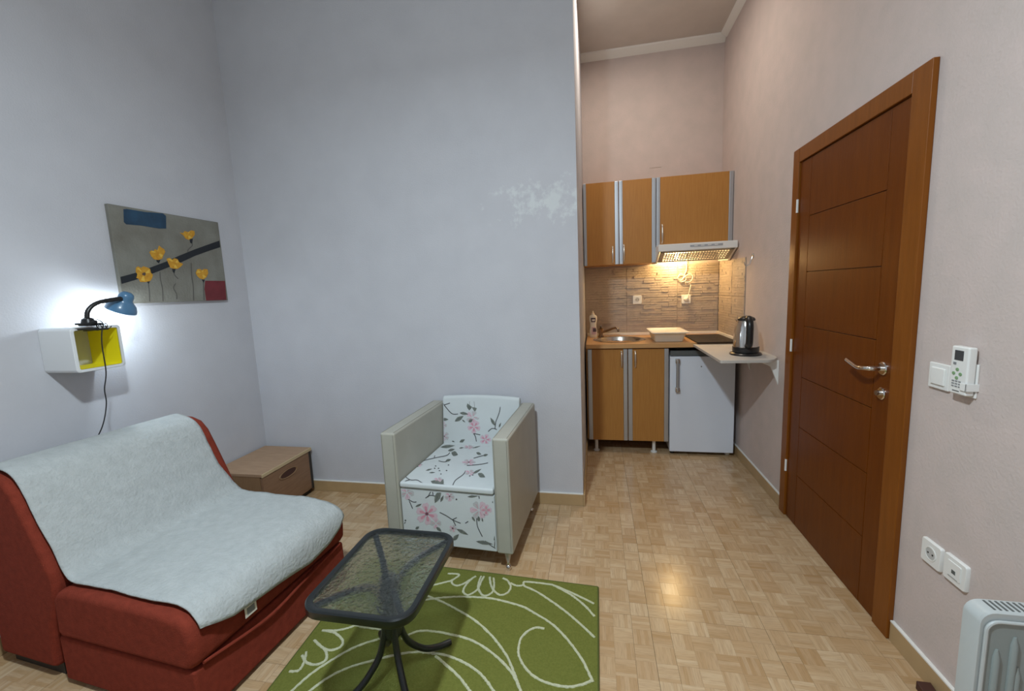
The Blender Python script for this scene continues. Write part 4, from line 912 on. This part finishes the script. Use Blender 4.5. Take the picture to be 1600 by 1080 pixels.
for f_, pts, ext in lines:
    W_ = [at(*f_(x, y), z=RZ) for x, y in pts]
    if ext: d_ = (W_[-1]-W_[-2]).normalized(); k_ = (W_[-2]-W_[-3]).normalized(); bend = d_-k_; W_ += [W_[-1]+d_*.10+bend*.05, W_[-1]+d_*.22+bend*.2, W_[-1]+d_*.34+bend*.4]
    P = bez(W_, 8); Q = []
    for a, b in zip(P[:-1], P[1:]):
        m_ = max(1, int((b-a).length/.007)); Q += [a.lerp(b, k/m_) for k in range(m_)]
    Q = [q_ for q_ in Q+[P[-1]] if in_rug(Vector((q_.x, q_.y, 0)))]
    if len(Q) < 3: continue
    rings = []
    for i, q_ in enumerate(Q):
        t_ = (Q[min(i+1, len(Q)-1)]-Q[max(i-1, 0)]).normalized(); s_ = Vector((-t_.y, t_.x, 0))
        a_, b_ = .0058+random.uniform(-.0014, .0014), .0058+random.uniform(-.0014, .0014)
        z_ = random.uniform(.0018, .0030)
        rings.append([Vector((q_.x, q_.y, RZ-.001))+s_*a_, Vector((q_.x, q_.y, RZ+z_))+s_*a_*.6, Vector((q_.x, q_.y, RZ+z_))-s_*b_*.6, Vector((q_.x, q_.y, RZ-.001))-s_*b_])
    MB().loft(rings).build('pile_line', 'rugline', rug)
# table
tc_ = Vector((-.735, 1.243, RZ)); TZ = .450
tb = thing('side_table', 'black metal side table with rippled glass top on the green rug', 'table', tuple(tc_))
tx0, tx1, ty0, ty1 = -.922, -.548, 1.012, 1.474
o1 = rrect(tx0, ty0, tx1, ty1, .070, 8); i1 = rrect(tx0+.022, ty0+.022, tx1-.022, ty1-.022, .052, 8)
mb = MB(); prof = [(0, -.004), (.004, .0), (.018, .0), (.022, -.003), (.022, -.008), (.016, -.010), (.016, -.026), (.012, -.030), (.003, -.030), (.0, -.026)]
def ringoff(k, z): return [Vector((a[0]+(b[0]-a[0])*k/.022, a[1]+(b[1]-a[1])*k/.022, TZ+z)) for a, b in zip(o1, i1)]
R_ = [ringoff(k, z) for k, z in prof]; R_.append(R_[0]); mb.loft(R_, cap=False); mb.build('rim', 'blackmetal', tb, smooth=True)
gl_ = rrect(tx0+.017, ty0+.017, tx1-.017, ty1-.017, .055, 8)
MB().prism(gl_, TZ-.0085, TZ-.0035, 'z').build('glass_top', 'glass', tb)
MB().lathe([(.030, .185), (.034, .20), (.034, .30), (.030, TZ-.045)], (tc_.x, tc_.y, 0), seg=20).build('hub', 'blackmetal', tb, smooth=True)
for sx, sy in ((1, 1), (-1, 1), (-1, -1), (1, -1)):
    c0 = Vector((tc_.x, tc_.y, 0)); dg = Vector((sx*.150, sy*.165, 0)); du = Vector((sx*(tx1-tx0-.055)/2, sy*(ty1-ty0-.055)/2, 0))
    n0 = dg.normalized()
    MB().tube(bez([c0+n0*.022+Vector((0, 0, .27)), c0+n0*.030+Vector((0, 0, .20)), c0+n0*.055+Vector((0, 0, .125)), c0+dg*.50+Vector((0, 0, .062)), c0+dg*.76+Vector((0, 0, RZ+.022)), c0+dg+Vector((0, 0, RZ+.013))], 6), .0115, 12).build('leg', 'blackmetal', tb, smooth=True)
    nu = du.normalized()
    MB().tube(bez([c0+nu*.020+Vector((0, 0, .25)), c0+nu*.026+Vector((0, 0, .34)), c0+du*.22+Vector((0, 0, TZ-.055)), c0+du*.5+Vector((0, 0, TZ-.030)), c0+du*.97+Vector((0, 0, TZ-.021))], 6), .0115, 12).build('arm', 'blackmetal', tb, smooth=True)
for z in (.235, .30):
    MB().lathe([(.008, .030), (.008, .046), (.004, .048)], (tc_.x, tc_.y, z), (-.8, -.5, 0), 10).build('bolt', 'blackmetal', tb, smooth=True)
